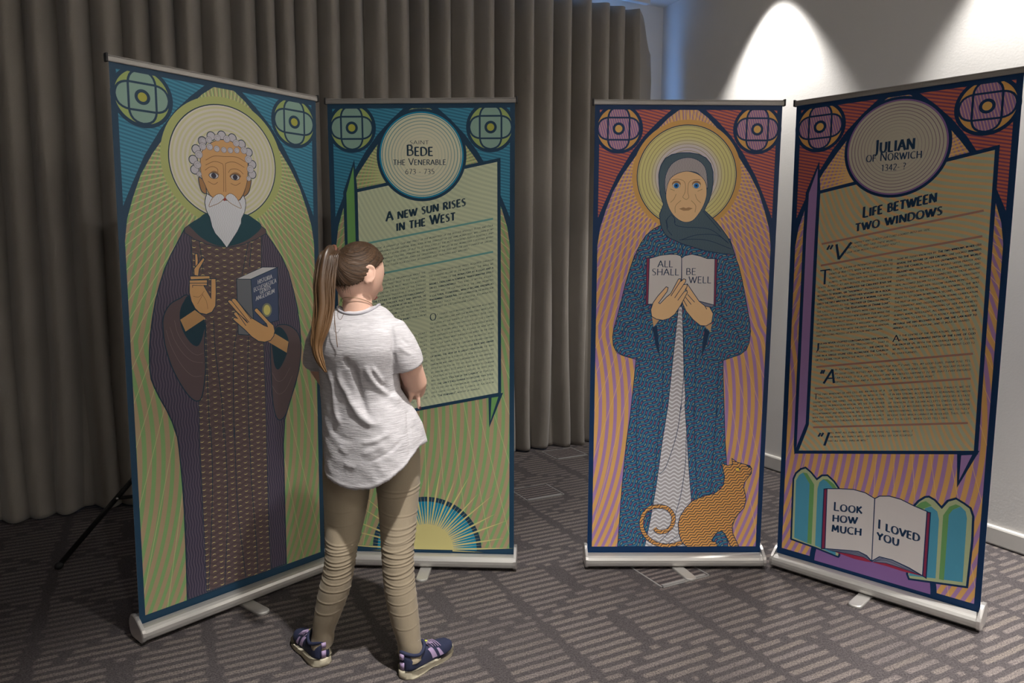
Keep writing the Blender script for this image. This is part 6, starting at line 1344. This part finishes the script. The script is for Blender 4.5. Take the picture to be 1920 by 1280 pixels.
# ---- trousers with wrinkles gathered round the knees
WL = [(.455, 3.2), (.441, 2.6), (.428, 3.4), (.412, 3.6), (.397, 3.0), (.385, 3.6), (.368, 3.2), (.352, 3.8), (.338, 2.6), (.322, 3.2), (.281, 2.2), (.247, 2.2), (.205, 2.0), (.52, 1.2), (.565, 1.0)]
WR = [(.630, 2.2), (.608, 1.8), (.545, 1.6), (.505, 2.4), (.487, 2.4), (.468, 3.2), (.452, 2.6), (.438, 3.4), (.422, 2.8), (.407, 3.6), (.391, 3.4), (.376, 2.6), (.360, 3.4), (.346, 2.8), (.330, 3.2), (.312, 2.2), (.292, 1.8), (.262, 2.0), (.222, 2.0), (.175, 1.6)]
tr = MB(); rnd = random.Random(3)
for T, Wk in ((LL, WL), (RL, WR)):
    zs_ = np.arange(T[-1][0], 0.775, 0.0019); tz = [r[0] for r in T][::-1]; cols = [[r[k] for r in T][::-1] for k in (1, 2, 3, 4)]; cols = [crom(np.array(list(zip(tz, c))), 6) for c in cols]; n = 72; Rr = []
    wk = [(z, a * .00135, rnd.uniform(-.010, .010), rnd.uniform(0, 6.28), rnd.uniform(.0024, .0036), -PI / 2 + rnd.uniform(-.5, .5)) for z, a in Wk]
    for z in zs_:
        cx, cy, rx, ry = (float(np.interp(z, c[:, 0], c[:, 1])) for c in cols); row = []
        for j in range(n):
            a = 2 * PI * j / n; d = 0.0
            for zc, am, ti, p0, wd, mid in wk:
                dz = (z - zc - ti * math.sin(a - p0) - 0.0035 * math.cos(2 * a)) / wd
                if abs(dz) < 3: d += am * (math.exp(-dz * dz) - 0.45 * math.exp(-((dz + 1.6) ** 2))) * (0.35 + 0.65 * max(0, math.cos((a - mid) * 0.62)))
            if z < 0.13: d += 0.0022 * math.sin(a * 2 + z * 90) * (0.13 - z) / 0.08
            row.append((cx + (rx + d) * math.cos(a), cy + (ry + d) * math.sin(a), z))
        Rr.append(row)
    Rr = [[(x * .93 + T[-1][1] * .07, y * .93 + T[-1][2] * .07, z + 0.02) for x, y, z in Rr[0]], [(x * .97 + T[-1][1] * .03, y * .97 + T[-1][2] * .03, z + 0.001) for x, y, z in Rr[0]]] + Rr
    tr.add(*rings(Rr))
tr.add(*rings([ring(-.488, 2.405, z, rx, ry, 72, 2.3) for z, rx, ry in ((0.655, .085, .055), (0.675, .135, .085), (0.71, .155, .097), (0.76, .150, .094), (0.80, .138, .085), (0.84, .110, .07))]))
gobj('trousers', tr.V, tr.F, M_chino)
# ---- shoes
def shoe(heel, toe, flip):
    h, t_ = Vector(heel + (0,)), Vector(toe + (0,)); f = (t_ - h).normalized(); s_ = Vector((f.y, -f.x, 0)) * flip; Ln = 0.242      # s_ points to the outer side
    def P(a, b, z): return h + f * a + s_ * b + Vector((0, 0, z))
    A = [0.002, .012, .03, .06, .09, .12, .15, .18, .205, .225, .238, .2415]
    HW = [.014, .026, .0315, .033, .0335, .036, .040, .0415, .0385, .030, .016, .006]
    SO = [.030, .030, .029, .027, .0245, .022, .020, .019, .019, .020, .021, .021]
    HT = [.052, .054, .052, .047, .050, .056, .046, .036, .031, .025, .015, .008]
    A2 = np.linspace(A[0], A[-1], 60); W2 = np.interp(A2, A, HW); S2 = np.interp(A2, A, SO); H2 = np.interp(A2, A, HT)
    def surf(a, ph, off=0.0):
        w, so, ht = (ip(a, A, q) for q in (HW, SO, HT)); c, sn = math.cos(ph), math.sin(ph)
        y = (w + off) * math.copysign(abs(c) ** 0.72, c); z = so - .002 + (ht + off) * abs(sn) ** 0.85
        lean = 0.004 * sn; return P(a + (off if a > .2 else -off if a < .02 else 0), y + lean, z)
    R = [[surf(a, ph) for ph in np.linspace(0, PI, 25)] + [P(a, -w * .9 + 2 * w * .9 * k / 6, so - .004) for k in range(1, 6)] for a, w, so in zip(A2, W2, S2)]
    up = gobj('shoe', *rings(R), M_navy)
    # sole: rounded foxing band round the outline
    out = [(a, w + .0035) for a, w in zip(A2, W2)]; out = [(-.006, 0.0)] + [(-.004, .010)] + out + [(Ln + .004, 0.0)]
    loop = [(a, w) for a, w in out] + [(a, -w) for a, w in out[::-1][1:-1]]
    lay = []
    for k, (zf, g) in enumerate(((0.0, -.005), (.12, -.001), (.45, .0015), (.8, .0005), (1.0, -.002), (1.0, -.008))):
        row = []
        for a, w in loop:
            top = ip(a, A, SO); sp = 0.012 * max(0, (a - .19) / .05) ** 2 + 0.003 * math.exp(-((a - .10) / .02) ** 2)
            row.append(P(a + (g if a > Ln / 2 else -g) * (1 if w == 0 else .6), w + math.copysign(g, w) if w else 0, sp * (1 - zf) + .0005 + (top - .0005) * zf))
        lay.append(row)
    gobj('sole', *rings(lay), M_sole, up)
    def patch(name, a0, a1, p0, p1, m, lean=0.0, off=.0012, taper=1.0):
        V, F = [], []; na, npp = 8, 14
        for j in range(npp + 1):
            ph = p0 + (p1 - p0) * j / npp; tw = 1 + (taper - 1) * j / npp
            for i in range(na + 1):
                mid = (a0 + a1) / 2; a = mid + (a0 - mid + (a1 - a0) * i / na) * tw + lean * j / npp; V.append(surf(a, ph, off))
        for j in range(npp):
            for i in range(na): q = j * (na + 1) + i; F.append((q, q + 1, q + na + 2, q + na + 1))
        gobj(name, V, F, m, up)
    for base in (0, 1):
        g = (lambda p: p) if base == 0 else (lambda p: PI - p)
        patch('side_stripe', .112, .134, g(.16), g(1.02), M_lav, -.016, .0014, .72); patch('side_stripe', .146, .165, g(.14), g(.80), M_lav, -.014, .0014, .55)
    # heel tab: a short upright loop
    mb = MB()
    for z0, z1 in ((.034, .058), (.070, .088)):
        c = [P(-.0035 - (.0 if z0 < .05 else .0015), b, z) for z in (z0, z1) for b in (-.0075, .0075)] + [P(.004, b, z) for z in (z0, z1) for b in (-.0075, .0075)]
        mb.add(c, [(0, 1, 3, 2), (4, 6, 7, 5), (0, 2, 6, 4), (1, 5, 7, 3), (2, 3, 7, 6), (0, 4, 5, 1)])
    gobj('heel_tab', mb.V, mb.F, M_lav, up)
    # padded collar
    cl = [P(.052 + .047 * math.cos(a), .031 * math.sin(a), .0785 + .006 * math.cos(a * 2) + .006 * abs(math.cos(a))) for a in np.linspace(0, 2 * PI, 33)]
    V, F = loft_tube(cl, .0065, 10, False); gobj('ankle_padding', V, F, M_navy, up)
    mb = MB()
    for k in range(5):
        a = .108 + .012 * k
        mb.tube([surf(a + .004, PI / 2 - .62, .002), surf(a, PI / 2 - .2, .0045), surf(a + .006, PI / 2 + .2, .0045), surf(a + .010, PI / 2 + .62, .002)], .0016, 6)
    b0 = surf(.104, PI / 2, .006)
    for sg in (1, -1):
        mb.tube(crom([b0, b0 + s_ * .014 * sg + Vector((0, 0, .012)), b0 + s_ * .026 * sg + f * .006 + Vector((0, 0, .004)), b0 + s_ * .012 * sg + f * .008], 5), .0014, 6); mb.tube(crom([b0, b0 + s_ * .018 * sg + f * .016 + Vector((0, 0, .002)), b0 + s_ * .026 * sg + f * .028 - Vector((0, 0, .010))], 5), .0014, 6)
    gobj('shoelace', mb.V, mb.F, M_lav, up)
    V, F = ball(b0 + f * .010 + Vector((0, 0, .003)), (.006, .006, .0045)); gobj('lace_toggle', V, F, M_lime, up)
    return up
shoe((-0.651, 2.318), (-0.797, 2.520), -1)
shoe((-0.367, 2.246), (-0.232, 2.437), 1)
for T in (LL, RL):
    cx, cy = T[-1][1], T[-1][2]
    gobj('sock', *rings([ring(cx, cy + .004, .06, .034, .042), ring(cx, cy + .002, .085, .032, .038), ring(cx, cy, .12, .031, .036)]), M_sock)
# ---- hair: a combed cap, the tie and the ponytail
nt, np_ = 120, 70; V, keep = [], []
for i in range(np_):
    for j in range(nt):
        ph, t = -PI / 2 + PI * (i + .5) / np_, 2 * PI * j / nt
        r = head_pt(t, ph, 0.0075, True); w = head_world(r)
        ax = (w - TIE); e1 = HM @ Vector((1, 0, 0)); e2 = HM @ Vector((0, 0, 1)); an = math.atan2(ax.dot(e1), ax.dot(e2))
        k = 1 + 0.010 * math.sin(an * 34 + 2 * math.sin(an * 9)) + 0.008 * math.sin(an * 61); V.append(head_world(r * k))
        q = r; sd = abs(q.x) / 0.069
        # hairline: high on the forehead, sweeping past the ear to the nape
        lim = ip(q.y, [-.095, -.070, -.045, -.028, -.012, .010, .035, .06], [-.066, -.066, -.058, -.036, .010, .032, .062, .090])
        keep.append(q.z > lim + 0.004 * math.sin(t * 40))
F = []
for i in range(np_ - 1):
    for j in range(nt):
        f = (i * nt + j, i * nt + (j + 1) % nt, (i + 1) * nt + (j + 1) % nt, (i + 1) * nt + j)
        if sum(keep[q] for q in f) >= 3: F.append(f[::-1])
F.append(tuple(range((np_ - 1) * nt, np_ * nt)))
used = sorted({i for f in F for i in f}); mp = {a: b for b, a in enumerate(used)}
hair = gobj('hair', [V[i] for i in used], [tuple(mp[i] for i in f) for f in F], M_hair)
md = hair.modifiers.new('body', 'SOLIDIFY'); md.thickness = 0.006; md.offset = -1
PC = crom([(-.578, 2.312, 1.440), (-.588, 2.276, 1.416), (-.596, 2.250, 1.334), (-.596, 2.240, 1.250), (-.606, 2.228, 1.184), (-.616, 2.222, 1.133), (-.605, 2.220, 1.082), (-.590, 2.220, 1.052)], 5)
PR = np.interp(np.linspace(0, 1, len(PC)), [0, .06, .2, .4, .55, .7, .85, 1], [.016, .027, .031, .030, .027, .016, .011, .003])
rnd = random.Random(11); mb = MB()
for k in range(170):
    a0 = rnd.uniform(0, 2 * PI); rr = math.sqrt(rnd.random()); n = len(PC); st_ = rnd.randint(0, 2); en = n - int(abs(rnd.gauss(0, 4.5))) ; en = max(en, int(n * .55)); P_ = []
    ph = rnd.uniform(0, 6.28); tw = rnd.uniform(-.5, .5)
    for i in range(st_, en):
        q = i / (n - 1); a = a0 + tw * q; w = PR[i] * rr * (1 + .10 * math.sin(q * 9 + ph)); P_.append((PC[i][0] + w * math.cos(a) * 1.02 + .002 * math.sin(q * 14 + ph), PC[i][1] + w * math.sin(a) * .62, PC[i][2] + .3 * w * math.sin(a) * (1 if q < .1 else 0)))
    if len(P_) > 4: mb.tube(P_, list(np.interp(np.linspace(0, 1, len(P_)), [0, .15, .75, 1], [.0022, .0030, .0024, .0006])), 6)
mb.tube(PC, [(max(.001, r * .86), max(.001, r * .52)) for r in PR], 20)
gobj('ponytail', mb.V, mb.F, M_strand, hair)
tor = [TIE + Vector((0, -.006, -.002)) + (HM @ Vector((.0165 * math.cos(a), 0, .0165 * math.sin(a)))) for a in np.linspace(0, 2 * PI, 25)]
V, F = loft_tube(tor, .005, 10, False); gobj('hair_tie', V, F, mat('hair_tie_band', col=(0.16, 0.06, 0.035), rough=0.6), hair)
mb = MB()
for k in range(26):
    s0 = rnd.uniform(.15, 1.0); a = head_world(Vector((.040 * s0, -.072 + .02 * s0, -.052 + rnd.uniform(-.006, .008)))); b_ = a + Vector((rnd.uniform(-.012, .014), rnd.uniform(-.012, 0), -rnd.uniform(.012, .034))); mb.tube(crom([a, (a + b_) / 2 + Vector((rnd.uniform(-.006, .006), -.004, 0)), b_], 4), [.0006] * 9, 4)
mb.tube(crom([(-.552, 2.262, 1.275), (-.556, 2.252, 1.23), (-.545, 2.244, 1.218), (-.536, 2.25, 1.235)], 6), .0008, 5); mb.tube(crom([(-.566, 2.252, 1.27), (-.562, 2.238, 1.21), (-.555, 2.236, 1.13)], 6), .0012, 5)
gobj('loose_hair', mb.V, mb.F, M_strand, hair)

# ================================================================= BLACK TRIPOD STAND BEHIND THE LEFT BANNER
M_blk = mat('black_metal', rough=0.4, metal=0.2, fn=lambda b: b.mix(b.noise(60.0, 2), (0.012, 0.012, 0.012), (0.02, 0.02, 0.02)))
M_riv = mat('steel_rivet', col=(0.7, 0.7, 0.7), rough=0.25, metal=1.0)
tp = thing('tripod_stand', 'black metal tripod stand, one leg showing left of the bearded figure banner', 'stand', (-1.62, 3.45, 0))
mb = MB(); mb.tube([(0, 0, 0.16), (0, 0, 0.95)], 0.0175, 16); mb.tube([(0, 0, 0.95), (0, 0, 1.55)], 0.013, 16); mb.make('pole', M_blk, tp, True)
for z0_, z1_, r_ in ((.57, .65, .028), (.22, .27, .026), (.93, .98, .024)):
    mb = MB(); mb.tube([(0, 0, z0_), (0, 0, z1_)], r_, 16); mb.make('collar', M_blk, tp, True)
a0 = math.atan2(-0.365, -0.44)
for k in range(3):
    a = a0 + 2 * PI * k / 3; d = Vector((math.cos(a), math.sin(a), 0)); top = d * .02 + Vector((0, 0, .60)); ft = d * .572 + Vector((0, 0, .018))
    mb = MB(); mb.tube([top, ft], [(.0125, .009)] * 2, 12); lg = mb.make('leg', M_blk, tp, True)
    jt = top.lerp(ft, 0.55); mb = MB(); mb.tube([jt, d * .024 + Vector((0, 0, .245))], [(.009, .006)] * 2, 10); mb.make('brace', M_blk, tp, True)
    mb = MB(); mb.add(*ball(ft, (.019, .019, .017))); mb.make('rubber_foot', M_dark, lg, True)
    n_ = d.cross(Vector((0, 0, 1))); mb = MB(); mb.tube([jt - n_ * .016, jt + n_ * .016], .0055, 10); mb.make('rivet', M_riv, lg, True)
